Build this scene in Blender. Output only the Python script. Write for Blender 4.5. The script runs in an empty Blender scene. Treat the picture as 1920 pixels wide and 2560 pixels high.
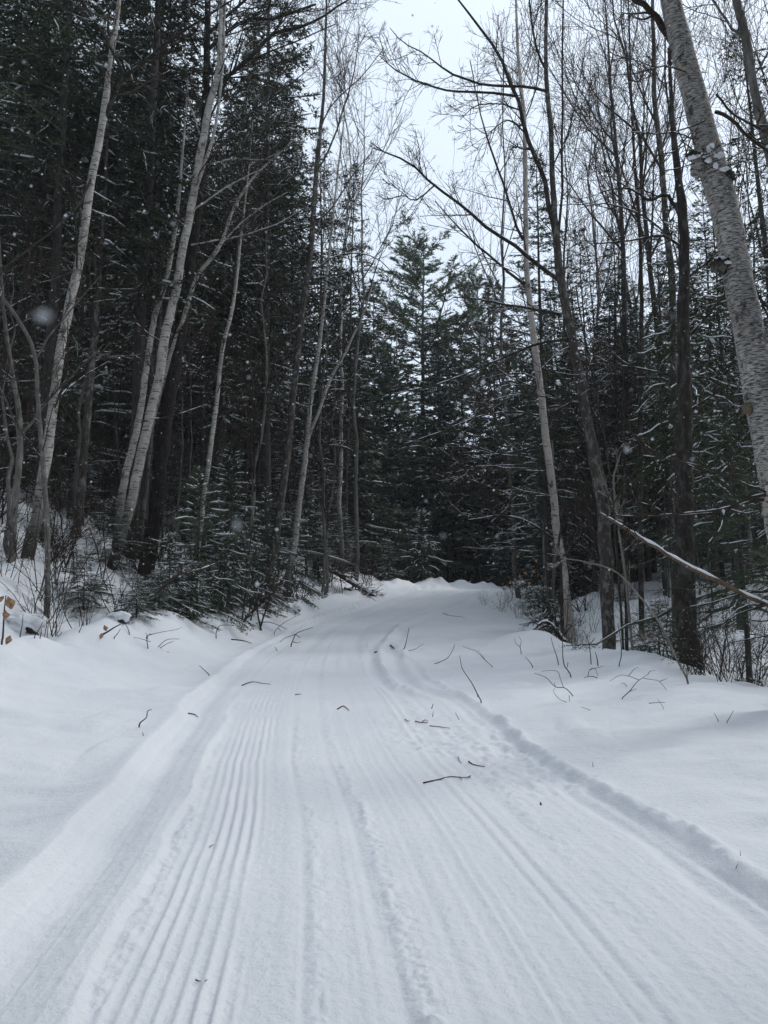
import bpy, math
import numpy as np
from mathutils import Matrix, Vector

# ============================================================ camera, world, sun, exposure
SC = bpy.context.scene
COL = SC.collection
F = 1800.0                     # focal length in photo pixels (photo is 1920 x 2560)
CAM_H = 1.30
PITCH = math.atan(220 / F)
HOR = 1500.0

cam_d = bpy.data.cameras.new('camera')
cam = bpy.data.objects.new('camera', cam_d)
COL.objects.link(cam)
SC.camera = cam
cam_d.sensor_fit = 'HORIZONTAL'
cam_d.sensor_width = 36.0
cam_d.lens = F / 1920 * 36.0
cam_d.clip_start = 0.03
cam_d.clip_end = 3000
cam_d.dof.use_dof = True
cam_d.dof.focus_distance = 11.0
cam_d.dof.aperture_fstop = 9.0
cam.location = (0, 0, CAM_H)
cam.rotation_euler = (math.radians(90) + PITCH, 0, 0)

SUN_EL, SUN_AZ = math.radians(46), math.radians(66)     # azimuth from +Y (view) towards +X (right)
world = bpy.data.worlds.new('World')
SC.world = world
world.use_nodes = True
wn = world.node_tree
wn.nodes.clear()
w_out = wn.nodes.new('ShaderNodeOutputWorld')
w_add = wn.nodes.new('ShaderNodeAddShader')
bg_sky = wn.nodes.new('ShaderNodeBackground')
bg_cloud = wn.nodes.new('ShaderNodeBackground')
sky = wn.nodes.new('ShaderNodeTexSky')
sky.sky_type = 'NISHITA'
sky.sun_disc = False
sky.sun_elevation = SUN_EL
sky.sun_rotation = SUN_AZ
sky.air_density = 1.0
sky.dust_density = 2.0
bg_sky.inputs['Strength'].default_value = 0.05
# overcast cloud deck: brightness rises evenly from the horizon to the zenith (standard overcast sky)
tc = wn.nodes.new('ShaderNodeTexCoord')
sep = wn.nodes.new('ShaderNodeSeparateXYZ')
mr = wn.nodes.new('ShaderNodeMapRange')
mr.inputs['From Min'].default_value = 0.0
mr.inputs['From Max'].default_value = 1.0
mr.inputs['To Min'].default_value = 0.78
mr.inputs['To Max'].default_value = 1.12
wn.links.new(tc.outputs['Generated'], sep.inputs[0])
wn.links.new(sep.outputs['Z'], mr.inputs['Value'])
wn.links.new(mr.outputs[0], bg_cloud.inputs['Strength'])
bg_cloud.inputs['Color'].default_value = (0.80, 0.895, 0.99, 1)
wn.links.new(sky.outputs[0], bg_sky.inputs['Color'])
wn.links.new(bg_sky.outputs[0], w_add.inputs[0])
wn.links.new(bg_cloud.outputs[0], w_add.inputs[1])
wn.links.new(w_add.outputs[0], w_out.inputs['Surface'])

sun_d = bpy.data.lights.new('sun', 'SUN')
sun_d.energy = 1.3
sun_d.angle = math.radians(13)
sun_d.color = (1.0, 0.985, 0.96)
sun = bpy.data.objects.new('sun', sun_d)
COL.objects.link(sun)
sdir = Vector((math.sin(SUN_AZ) * math.cos(SUN_EL), math.cos(SUN_AZ) * math.cos(SUN_EL), math.sin(SUN_EL)))
sun.rotation_euler = sdir.to_track_quat('Z', 'Y').to_euler()
sun.location = (0, 0, 40)

SC.view_settings.view_transform = 'Standard'
SC.view_settings.look = 'None'
SC.view_settings.exposure = -0.06
SC.view_settings.gamma = 1.0
SC.view_settings.use_curve_mapping = False
SC.render.engine = 'CYCLES'
cy = SC.cycles
cy.max_bounces = 5
cy.diffuse_bounces = 4
cy.glossy_bounces = 1
cy.transmission_bounces = 1
cy.volume_bounces = 1
cy.use_denoising = True
cy.caustics_reflective = False
cy.caustics_refractive = False

# ============================================================ maths helpers
cT, sT = math.cos(PITCH), math.sin(PITCH)


def P(px, py, Y):
    """world point that lies at distance Y in the direction of a photo pixel"""
    dx, dz = (px - 960) / F, (1280 - py) / F
    y = cT - sT * dz
    s = Y / y
    return np.array([dx * s, Y, CAM_H + (sT + cT * dz) * s])


def _hash(ix, iy, seed):
    h = (ix.astype(np.int64) * 374761393 + iy.astype(np.int64) * 668265263 + seed * 1442695041) & 0xffffffff
    h = ((h ^ (h >> 13)) * 1274126177) & 0xffffffff
    h = h ^ (h >> 16)
    return (h & 0xffff) / 65535.0


def vn(x, y, seed=0):
    """smooth value noise in -1..1"""
    x = np.asarray(x, float); y = np.asarray(y, float)
    x, y = np.broadcast_arrays(x, y)
    x0 = np.floor(x); y0 = np.floor(y)
    fx = x - x0; fy = y - y0
    fx = fx * fx * fx * (fx * (fx * 6 - 15) + 10); fy = fy * fy * fy * (fy * (fy * 6 - 15) + 10)
    a = _hash(x0, y0, seed); b = _hash(x0 + 1, y0, seed)
    c = _hash(x0, y0 + 1, seed); d = _hash(x0 + 1, y0 + 1, seed)
    return 2 * ((a * (1 - fx) + b * fx) * (1 - fy) + (c * (1 - fx) + d * fx) * fy) - 1


def sm(t):
    t = np.clip(t, 0, 1)
    return t * t * (3 - 2 * t)


_yy = np.arange(-40, 460, 0.1)


def _table(ys, vs, win):
    v = np.interp(_yy, ys, vs)
    k = np.hanning(int(win / 0.1) | 1); k /= k.sum()
    pad = len(k) // 2
    return np.convolve(np.pad(v, pad, mode='edge'), k, mode='valid')


XC = _table([-40, 0, 2.2, 4.7, 6.7, 11.7, 16.7, 22, 27, 35, 41, 48, 60, 460],
            [1.0, .4, .22, -.04, -.4, -.90, -1.15, -1.05, .55, 3.1, 7.4, 13, 25, 60], 4.0)
TZ = _table([-40, 7, 9, 13, 17, 22, 27, 35, 42, 60, 120, 460],
            [0, 0, .08, .24, .31, .50, .96, 1.76, 1.92, 1.2, .3, 3.0], 3.0)
DXC = np.gradient(XC, 0.1)
MARG = _table([-40, 6, 10, 13, 16, 22, 33, 40, 460], [3.4, 3.3, 2.5, 1.9, 1.5, 1.3, .9, 1.0, 4.0], 3.0)
BANK = _table([-40, 0, 7, 14, 22, 33, 460], [.12, .12, .36, .55, .35, .2, .2], 3.0)
DROP = _table([-40, 2, 7, 12, 15, 19, 24, 32, 460], [.2, .4, 1.1, 1.15, .8, .45, .3, .2, .1], 3.0)


def tab(T, y):
    return np.interp(y, _yy, T)


XR = _table([-40, 8.6, 9.2, 10.3, 12, 15, 18, 22, 27, 33, 460], [1.2, .75, .52, .23, 0, -.1, .12, .57, 2.2, 4.4, 9], 1.6)
HW = _table([-40, 10, 17, 22, 27, 34, 460], [1, 1, .82, .92, 1.0, 1.1, 1.1], 3.0)


def lateral(x, y):
    return (x - tab(XC, y)) / np.sqrt(1 + tab(DXC, y) ** 2) / tab(HW, y)


def H(x, y, detail=True):
    """height of the snow"""
    x = np.asarray(x, float); y = np.asarray(y, float)
    x, y = np.broadcast_arrays(x, y)
    u = lateral(x, y)
    z = tab(TZ, y) + .035 * np.exp(-((y - 8.2) / 1.3) ** 2) - .06 * np.exp(-((y - 11.2) / 1.6) ** 2)
    wob = .05 * vn(y * .55, u * 0, 5) + .022 * vn(y * 2.6, u * 0, 6)
    # ---- left bank and hillside
    ue = u + wob
    l = np.clip(-ue - 1.58, 0, None)
    mg = tab(MARG, y)
    z = z + .095 * sm(l / .10) - .03 * sm((l - .1) / .45) + tab(BANK, y) * sm(l / mg) ** 1.3
    hl = np.clip(l - mg, 0, None)
    hill = 7.5 * (1 - np.exp(-hl * .52 / 7.5)) * sm(hl / 1.8 + .15)
    z = z + hill * (1 + .15 * vn(x * .15, y * .15, 8)) * (1 - sm((y - 33) / 8) * sm((x + 9) / 6))
    # ---- right bank, its edge and the hollow behind it
    wob2 = .06 * vn(y * .8, u * 0, 15) + .03 * vn(y * 3.4, u * 0, 16) 
    r = np.clip(u + wob2 - 1.5, 0, None)
    wall = .035 * sm((9.5 - y) / 3) + .03
    z = z + wall * sm(r / .11) + .08 * sm(r / 2.6)
    edge = 3.7 + .35 * vn(y * .3, 3.3 + 0 * y, 21)
    z = z - tab(DROP, y) * sm((r - edge) / 1.3) + (.05 * np.clip(r - edge - 1.7, 0, 60) + 1.25 * sm((y - 13) / 10) * sm((r - edge) / 3)) * sm((y - 9) / 6) * (1 - sm((y - 30) / 12))
    off = sm((np.abs(u) - 1.62) / .5)
    if detail:
        # ---- drifts and hummocks off the trail
        wind = vn(x * .75 + y * .2, y * 2.3 - x * .5, 31) * .6 + vn(x * 1.9, y * 4.6 - x * .8, 32) * .5
        z = z + off * (.055 * wind + .05 * vn(x * .45, y * .4, 33) + .008 * vn(x * 5, y * 8, 34))
        wood = sm((l - mg + .5) / .9) + sm((r - edge - .2) / 1.2)
        z = z + wood * (.16 * vn(x * 1.3, y * 1.3, 35) + .07 * vn(x * 3.1, y * 3.1, 36))
        pil = np.exp(-((l - mg + .15) / .42) ** 2)
        z = z + pil * (.10 + .16 * np.clip(vn(x * 1.15, y * 1.15, 37) + .3, 0, 2) + .05 * vn(x * 3.5, y * 3.5, 38))
        # small humps left of the trail
        z = z + off * .05 * np.clip(vn(x * 2.2, y * 1.6, 39) - .55, 0, 1) * 2
        # ---- groomed trail
        on = 1 - sm((np.abs(u) - 1.45) / .2)
        far = 1 / (1 + (y / 14) ** 2)
        uw = u + .012 * vn(y * .7, u * 0, 41) + .004 * vn(y * 3, u * 0, 42)
        g = .0
        brk = np.where(y < 7.9, 0.0, 1.0)
        cu = uw + brk * .028
        comb = np.abs((cu / .060) % 1 - .5) * 2
        comb = sm(comb * 1.25 - .2) ** 1.6 - .4
        lo = -1.12 + .16 * sm((y - 5) / 6)
        hi = -.62 + .25 * sm((y - 6) / 4)
        cm = sm((uw - lo) / .08) * sm((hi - uw) / .12)
        cm = cm * (.55 + .45 * vn(y * .9, u * 9, 43)) * (1 - .85 * np.exp(-((y - 7.95) / .28) ** 2)) * (1 - .7 * sm((y - 11) / 3))
        g = g + .024 * comb * np.clip(cm, 0, 1.2)
        g = g + .0032 * vn(uw * 30, y * .16, 44) * (.5 + .5 * vn(u * 2, y * .7, 45)) + .0016 * vn(uw * 62, y * .3, 46)
        g = g + .004 * vn(uw * 14, y * .3, 47)
        # churned ridges left by skis
        for cu0, wd, am, sd in ((-.40, .028, .014, 51), (-.07, .040, .024, 52), (.93, .05, .014, 53), (-1.12, .05, .018, 54)):
            wv = cu0 + .03 * vn(y * .5, cu0 + 0 * y, sd)
            rough = .45 + .8 * np.clip(vn(x * 17, y * 13, sd), -.4, 1) + .4 * vn(x * 42, y * 36, sd + 9)
            patch = .4 + .6 * sm(vn(y * .6, cu0 * 3 + 0 * y, sd + 3) + .55)
            g = g + am * np.exp(-((uw - wv) / wd) ** 2) * rough * patch
            g = g - am * .6 * np.exp(-((uw - wv + 1.9 * wd) / (wd * .8)) ** 2) * patch
        for cu0 in (.60, .685, .36, 1.16, 1.27):
            wv = cu0 + .02 * vn(y * .4, cu0 * 7 + 0 * y, 61)
            a = (.010 if cu0 in (.60, .685) else .006) * (.55 + .45 * vn(y * .5, cu0 * 11 + 0 * y, 62))
            g = g - a * np.exp(-((uw - wv) / .016) ** 2) + a * .5 * np.exp(-((uw - wv - .034) / .016) ** 2)
        # crumbly patches on the right half
        cr = sm(vn(x * .9 + 3, y * .55, 71) * 1.4 + .25) * sm((u - .2) / .5) * sm((9 - y) / 3)
        lump = np.clip(vn(x * 9 + y * 2, y * 8, 72), -.2, 1) + .6 * vn(x * 21, y * 17, 73)
        g = g + .027 * cr * lump
        g = g + .0018 * vn(x * 34, y * 30, 74)
        # cross ripples where the machine braked
        rip = np.exp(-((y - 12.4) / .9) ** 2) * sm((-.1 - u) / .4) + .7 * np.exp(-((y - 9.7) / .5) ** 2) * sm((-.3 - u) / .3)
        g = g + .012 * rip * np.sin(y * 38 + 6 * u)
        z = z + on * g * (.35 + .65 * far + .3 * sm((y - 9) / 6))
        # smooth shoulder inside the left edge, trough beside it
        z = z + .042 * sm((ue + 1.36) / .16) * (1 - sm((ue + 1.17) / .05)) * (1.0 + .2 * vn(y * .8, u * 0, 81)) * sm((11 - y) / 5)
        z = z - .03 * np.exp(-((ue + 1.46) / .09) ** 2) * sm((13 - y) / 6)
        z = z + .012 * np.exp(-((ue + 1.70) / .08) ** 2) 
        # ploughed rim of the right edge
        rim = np.exp(-((u + wob2 - 1.62) / .045) ** 2)
        z = z + rim * (.006 + .032 * np.clip(vn(x * 4, y * 3.2, 82), 0, 1) + .012 * vn(x * 19, y * 15, 83)) * (.4 + .6 * sm((16 - y) / 8))
        z = z - .03 * np.exp(-((u + wob2 - 1.40) / .06) ** 2) * sm((12 - y) / 6)
        z = z + sm((1.68 - u) / .2) * sm((u - 1.42) / .1) * .006 * vn(u * 60, y * .6, 84)
        fr = sm((y - 12) / 4)
        z = z + fr * .075 * np.exp(-((np.abs(u) - 1.52) / .14) ** 2) * (.8 + .3 * vn(y * 1.1, u * 0, 87))
        z = z - fr * .035 * (np.exp(-((u + .62) / .16) ** 2) + np.exp(-((u - .55) / .16) ** 2)) * (.7 + .5 * vn(y * .4, u, 88))
        # the curved ridge a turning machine left on the inner side of the bend
        xr = tab(XR, y) + .03 * vn(y * 1.3, u * 0, 95)
        fo = sm((y - 8.8) / .8) * (1 - sm((y - 30) / 4)) * (.75 + .35 * vn(y * .9, u * 0, 96))
        nr = np.sqrt(1 + tab(DXC, y) ** 2)
        dx_ = (x - xr) / nr
        z = z + fo * (.065 * np.exp(-(dx_ / .085) ** 2) * (1 + .35 * vn(x * 9, y * 6, 97)) - .045 * np.exp(-((dx_ - .24) / .11) ** 2) - .025 * np.exp(-((dx_ + .2) / .08) ** 2))
        z = z + fo * .02 * (1 - sm((y - 13) / 3)) * np.exp(-((dx_ - .42) / .06) ** 2)
        # raised mound along the foot of the right-hand trees
        z = z + .20 * np.exp(-((x - 3.9) / .75) ** 2 - ((y - 11.4) / 2.2) ** 2) * (1 + .25 * vn(x * 1.5, y * .9, 98)) + .10 * np.exp(-((x - 3.3) / .6) ** 2 - ((y - 8.3) / 1.2) ** 2)
        # heap thrown up where the trail turns over the rise
        z = z + .24 * np.exp(-((x - 2.6) / .8) ** 2 - ((y - 39) / 1.5) ** 2) * (1 + .5 * vn(x * 2.4, y * 2, 91))
        z = z + .14 * np.exp(-((x + 1.2) / .6) ** 2 - ((y - 37) / 1.5) ** 2) * (1 + .6 * vn(x * 3, y * 2, 92))
        for bx_, by_ in ((4.38, 14.0), (4.53, 17.5), (4.86, 11.3), (-5.88, 15.0), (-6.6, 13.0), (-5.3, 16.0)):
            d2 = (x - bx_) ** 2 + (y - by_) ** 2
            z = z - .14 * np.exp(-d2 / .09) + .06 * np.exp(-(np.sqrt(d2) - .55) ** 2 / .03)
        # drifts round the bent fir and the birch foot
        z = z + .30 * np.exp(-((x - 3.05) / .75) ** 2 - ((y - 15.2) / .7) ** 2)
    return z


def hf(x, y):
    return float(H(np.array([x]), np.array([y]))[0])


def hit(px, py):
    """where the line of sight of a photo pixel meets the snow"""
    d = P(px, py, 1.0) - np.array([0, 0, CAM_H])
    s = np.geomspace(1.2, 120, 900)
    q = np.array([0, 0, CAM_H]) + d[None] * s[:, None]
    below = q[:, 2] < H(q[:, 0], q[:, 1])
    if not below.any():
        return q[500]
    i = max(int(np.argmax(below)), 1)
    a, b = s[i - 1], s[i]
    s = np.linspace(a, b, 30)
    q = np.array([0, 0, CAM_H]) + d[None] * s[:, None]
    below = q[:, 2] < H(q[:, 0], q[:, 1])
    return q[int(np.argmax(below))]


# ============================================================ mesh helpers
def make_mesh(name, verts, faces, mat, smooth=True, normals=None):
    """faces: list of int arrays, each (n, 3) or (n, 4)"""
    me = bpy.data.meshes.new(name)
    verts = np.ascontiguousarray(verts, dtype=np.float32)
    faces = [f for f in faces if len(f)]
    me.vertices.add(len(verts))
    me.vertices.foreach_set('co', verts.ravel())
    nl = sum(f.size for f in faces); npol = sum(len(f) for f in faces)
    me.loops.add(nl)
    me.loops.foreach_set('vertex_index', np.concatenate([f.ravel() for f in faces]).astype(np.int32))
    me.polygons.add(npol)
    starts, tot, o = [], [], 0
    for f in faces:
        k = f.shape[1]
        starts.append(o + np.arange(len(f)) * k); tot.append(np.full(len(f), k)); o += f.size
    me.polygons.foreach_set('loop_start', np.concatenate(starts).astype(np.int32))
    me.polygons.foreach_set('loop_total', np.concatenate(tot).astype(np.int32))
    me.polygons.foreach_set('use_smooth', np.full(npol, smooth))
    me.materials.append(mat)
    me.update(calc_edges=True)
    me.validate()
    if normals is not None:
        me.normals_split_custom_set_from_vertices(normals.tolist())
    return me


class Geo:
    """collects pieces, becomes ONE mesh"""
    def __init__(self):
        self.v, self.f, self.n = [], [], 0

    def add(self, v, fs):
        v = np.asarray(v, float).reshape(-1, 3)
        for f in fs:
            if len(f):
                self.f.append(np.asarray(f) + self.n)
        self.v.append(v); self.n += len(v)
        return self

    def tubes(self, Pt, R, sides=3, cap=False):
        self.add(*tubes(Pt, R, sides, cap)); return self

    def obj(self, name, mat, parent=None, origin=None, smooth=True):
        v = np.concatenate(self.v)
        if origin is not None:
            v = v - np.asarray(origin)[None]
        fs = [f for f in self.f if f.shape[1] == 3], [f for f in self.f if f.shape[1] == 4]
        fl = [np.concatenate(g) for g in fs if g]
        me = make_mesh(name, v, fl, mat, smooth)
        o = bpy.data.objects.new(name, me)
        COL.objects.link(o)
        if parent is not None:
            o.parent = parent
        elif origin is not None:
            o.location = origin
        return o


def unit(v):
    return v / np.maximum(np.linalg.norm(v, axis=-1, keepdims=True), 1e-9)


def tubes(Pt, R, sides=3, cap=False):
    Pt = np.asarray(Pt, float); R = np.asarray(R, float)
    if Pt.ndim == 2:
        Pt = Pt[None]; R = R[None]
    N, S, _ = Pt.shape
    T = unit(np.gradient(Pt, axis=1)) if S > 1 else None
    mean = unit(Pt[:, -1] - Pt[:, 0])
    ref = np.where((np.abs(mean[:, 2]) > .8)[:, None], np.array([[1., 0, 0]]), np.array([[0, 0, 1.]]))[:, None, :]
    A = unit(np.cross(T, ref)); B = np.cross(T, A)
    an = np.linspace(0, 2 * np.pi, sides, endpoint=False)
    ring = (A[:, :, None, :] * np.cos(an)[None, None, :, None] + B[:, :, None, :] * np.sin(an)[None, None, :, None])
    V = Pt[:, :, None, :] + ring * R[:, :, None, None]
    base = (np.arange(N) * S * sides)[:, None, None]
    i = (np.arange(S - 1) * sides)[None, :, None]; j = np.arange(sides)[None, None, :]; j2 = (j + 1) % sides
    a = base + i + j; b = base + i + j2
    q = np.stack([a, b, b + sides, a + sides], -1).reshape(-1, 4)
    out = [q]
    if cap:
        n0 = N * S * sides
        tips = np.concatenate([Pt[:, -1] + T[:, -1] * R[:, -1:] * .4, Pt[:, 0] - T[:, 0] * R[:, :1] * .2])
        k = np.arange(sides)[None, :]; k2 = (k + 1) % sides
        lastr = (np.arange(N) * S * sides + (S - 1) * sides)[:, None]
        f1 = np.stack([lastr + k, lastr + k2, np.broadcast_to((n0 + np.arange(N))[:, None], (N, sides))], -1).reshape(-1, 3)
        fr = (np.arange(N) * S * sides)[:, None]
        f2 = np.stack([fr + k2, fr + k, np.broadcast_to((n0 + N + np.arange(N))[:, None], (N, sides))], -1).reshape(-1, 3)
        return np.concatenate([V.reshape(-1, 3), tips]), [q, f1, f2]
    return V.reshape(-1, 3), out


def spline(pts, n):
    """Catmull-Rom through rows of any width, n samples evenly spread by index length"""
    p = np.asarray(pts, float)
    if len(p) == 2:
        t = np.linspace(0, 1, n)[:, None]
        return p[0] * (1 - t) + p[1] * t
    d = np.r_[0, np.cumsum(np.linalg.norm(np.diff(p[:, :3], axis=0), axis=1))]
    q = np.vstack([2 * p[0] - p[1], p, 2 * p[-1] - p[-2]])
    out = []
    for s in np.linspace(0, d[-1], n):
        i = min(int(np.searchsorted(d, s, side='right')) - 1, len(p) - 2)
        t = (s - d[i]) / max(d[i + 1] - d[i], 1e-9)
        a, b, c, e = q[i], q[i + 1], q[i + 2], q[i + 3]
        v = .5 * (2 * b + (c - a) * t + (2 * a - 5 * b + 4 * c - e) * t * t + (3 * b - a - 3 * c + e) * t ** 3)
        lo = np.minimum(b, c); hi = np.maximum(b, c)
        v[3:] = np.clip(v[3:], lo[3:], hi[3:])
        out.append(v)
    return np.array(out)


def sprout(rs, Pt, R, n, tr, ang, length, S=5, rf=.6, wig=.12, up=.05, taper=.25, shrink=.6, rmin=.002, bias=None):
    """n children on each parent polyline: returns polylines and radii"""
    N, S0, _ = Pt.shape
    idx = np.repeat(np.arange(N), n)
    M = len(idx)
    t = rs.uniform(tr[0], tr[1], M)
    s = t * (S0 - 1); k = np.minimum(s.astype(int), S0 - 2); f = (s - k)[:, None]
    pos = Pt[idx, k] * (1 - f) + Pt[idx, k + 1] * f
    rad = R[idx, k] * (1 - f[:, 0]) + R[idx, k + 1] * f[:, 0]
    T = unit(Pt[idx, k + 1] - Pt[idx, k])
    rnd = rs.normal(size=(M, 3))
    if bias is not None:
        rnd = rnd + np.asarray(bias)[None]
    perp = unit(rnd - (rnd * T).sum(1, keepdims=True) * T)
    a = np.radians(rs.uniform(ang[0], ang[1], M))[:, None]
    d = np.cos(a) * T + np.sin(a) * perp
    if callable(length):
        L = length(idx, t)
    else:
        L = np.full(M, length)
    L = L * (1 - shrink * t) * rs.uniform(.6, 1.25, M)
    pts = [pos]
    for i in range(S - 1):
        d = unit(d + wig * rs.normal(size=(M, 3)) + np.array([0, 0, up])[None])
        pts.append(pts[-1] + d * (L / (S - 1))[:, None])
    PP = np.stack(pts, 1)
    r0 = np.maximum(rad * rf, rmin)
    RR = r0[:, None] * np.linspace(1, taper, S)[None]
    return PP, np.maximum(RR, rmin * .8)


def snow_lines(rs, geo, Pt, R, frac=.6, k=.9, lift=.55, rmin=.004):
    """snow lying along the upper side of limbs"""
    N, S, _ = Pt.shape
    segs, rad = [], []
    T = unit(np.diff(Pt, axis=1))
    ok = (np.abs(T[..., 2]) < .75) & (rs.uniform(size=T.shape[:2]) < frac)
    a, b = np.nonzero(ok)
    if not len(a):
        return
    p0 = Pt[a, b].copy(); p1 = Pt[a, b + 1].copy(); r0 = np.maximum(R[a, b] * k, rmin); r1 = np.maximum(R[a, b + 1] * k, rmin)
    p0[:, 2] += R[a, b] * lift + r0 * .35; p1[:, 2] += R[a, b + 1] * lift + r1 * .35
    m = (p0 + p1) / 2
    PP = np.stack([p0, m, p1], 1); RR = np.stack([r0 * .5, (r0 + r1) / 2, r1 * .5], 1)
    geo.tubes(PP, RR, 4)


# ============================================================ materials
def mat_base(name):
    m = bpy.data.materials.new(name)
    m.use_nodes = True
    nt = m.node_tree
    b = nt.nodes['Principled BSDF']
    return m, nt, b


def node(nt, kind, **kw):
    n = nt.nodes.new(kind)
    for k, v in kw.items():
        if k in n.inputs.keys():
            n.inputs[k].default_value = v
        else:
            setattr(n, k, v)
    return n


def noise_tex(nt, scale, mapping=None, detail=4, rough=.6, coord='Object'):
    t = nt.nodes.new('ShaderNodeTexCoord')
    mp = nt.nodes.new('ShaderNodeMapping')
    if mapping:
        mp.inputs['Scale'].default_value = mapping
    nt.links.new(t.outputs[coord], mp.inputs[0])
    n = nt.nodes.new('ShaderNodeTexNoise')
    n.inputs['Scale'].default_value = scale
    n.inputs['Detail'].default_value = detail
    n.inputs['Roughness'].default_value = rough
    nt.links.new(mp.outputs[0], n.inputs['Vector'])
    return n


def ramp(nt, src, stops):
    r = nt.nodes.new('ShaderNodeValToRGB')
    el = r.color_ramp.elements
    while len(el) > 1:
        el.remove(el[-1])
    el[0].position = stops[0][0]; el[0].color = (*stops[0][1], 1)
    for p, c in stops[1:]:
        e = el.new(p); e.color = (*c, 1)
    nt.links.new(src, r.inputs[0])
    return r


def g3(v):
    return (v, v, v)


def mix(nt, fac, a, b, mode='MIX'):
    m = nt.nodes.new('ShaderNodeMix'); m.data_type = 'RGBA'; m.blend_type = mode
    for s, v in ((m.inputs[0], fac), (m.inputs[6], a), (m.inputs[7], b)):
        if hasattr(v, 'is_output'):
            nt.links.new(v, s)
        elif isinstance(v, (int, float)):
            s.default_value = v
        else:
            s.default_value = (*v, 1)
    return m.outputs[2]


def snow_material(name, fine=1.0):
    m, nt, b = mat_base(name)
    n1 = noise_tex(nt, 1.1, detail=3)
    c = ramp(nt, n1.outputs[0], [(.3, (.78, .805, .84)), (.7, (.84, .855, .88))])
    nt.links.new(c.outputs[0], b.inputs['Base Color'])
    b.inputs['Roughness'].default_value = .75
    b.inputs['Specular IOR Level'].default_value = .25
    na = noise_tex(nt, 60, detail=6, rough=.75)
    nb = noise_tex(nt, 16, detail=5, rough=.6)
    b1 = node(nt, 'ShaderNodeBump', Strength=.8, Distance=.010 * fine)
    b2 = node(nt, 'ShaderNodeBump', Strength=.7, Distance=.016 * fine)
    nt.links.new(na.outputs[0], b1.inputs['Height'])
    nt.links.new(nb.outputs[0], b2.inputs['Height'])
    nt.links.new(b1.outputs[0], b2.inputs['Normal'])
    nt.links.new(b2.outputs[0], b.inputs['Normal'])
    return m


def needle_material(name, dark, light, brown=(.06, .045, .02)):
    m, nt, b = mat_base(name)
    n = noise_tex(nt, 1.6, detail=3)
    c = ramp(nt, n.outputs[0], [(.35, dark), (.65, light)])
    n2 = noise_tex(nt, 9, detail=2)
    f = ramp(nt, n2.outputs[0], [(.62, g3(0)), (.75, g3(.6))])
    c2 = mix(nt, f.outputs[0], c.outputs[0], brown)
    oi = nt.nodes.new('ShaderNodeObjectInfo')
    hs = nt.nodes.new('ShaderNodeHueSaturation')
    mr = node(nt, 'ShaderNodeMapRange')
    mr.inputs['To Min'].default_value = .65; mr.inputs['To Max'].default_value = 1.4
    nt.links.new(oi.outputs['Random'], mr.inputs['Value'])
    nt.links.new(mr.outputs[0], hs.inputs['Value'])
    nt.links.new(c2, hs.inputs['Color'])
    nt.links.new(hs.outputs[0], b.inputs['Base Color'])
    b.inputs['Roughness'].default_value = .6
    b.inputs['Specular IOR Level'].default_value = .3
    return m


def bark_material(name, c1, c2, patch=None, patch_amt=.5, furrow=1.0, dist=.01):
    m, nt, b = mat_base(name)
    n = noise_tex(nt, 1.0, mapping=(34, 34, 5), detail=6, rough=.7)
    c = ramp(nt, n.outputs[0], [(.35, c1), (.65, c2)])
    out = c.outputs[0]
    if patch:
        n2 = noise_tex(nt, 1.0, mapping=(9, 9, 5), detail=5, rough=.65)
        f = ramp(nt, n2.outputs[0], [(.5, g3(0)), (.62, g3(patch_amt))])
        out = mix(nt, f.outputs[0], out, patch)
    nt.links.new(out, b.inputs['Base Color'])
    b.inputs['Roughness'].default_value = .9
    b.inputs['Specular IOR Level'].default_value = .15
    bp = node(nt, 'ShaderNodeBump', Strength=furrow, Distance=dist)
    nt.links.new(n.outputs[0], bp.inputs['Height'])
    nt.links.new(bp.outputs[0], b.inputs['Normal'])
    return m


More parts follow.
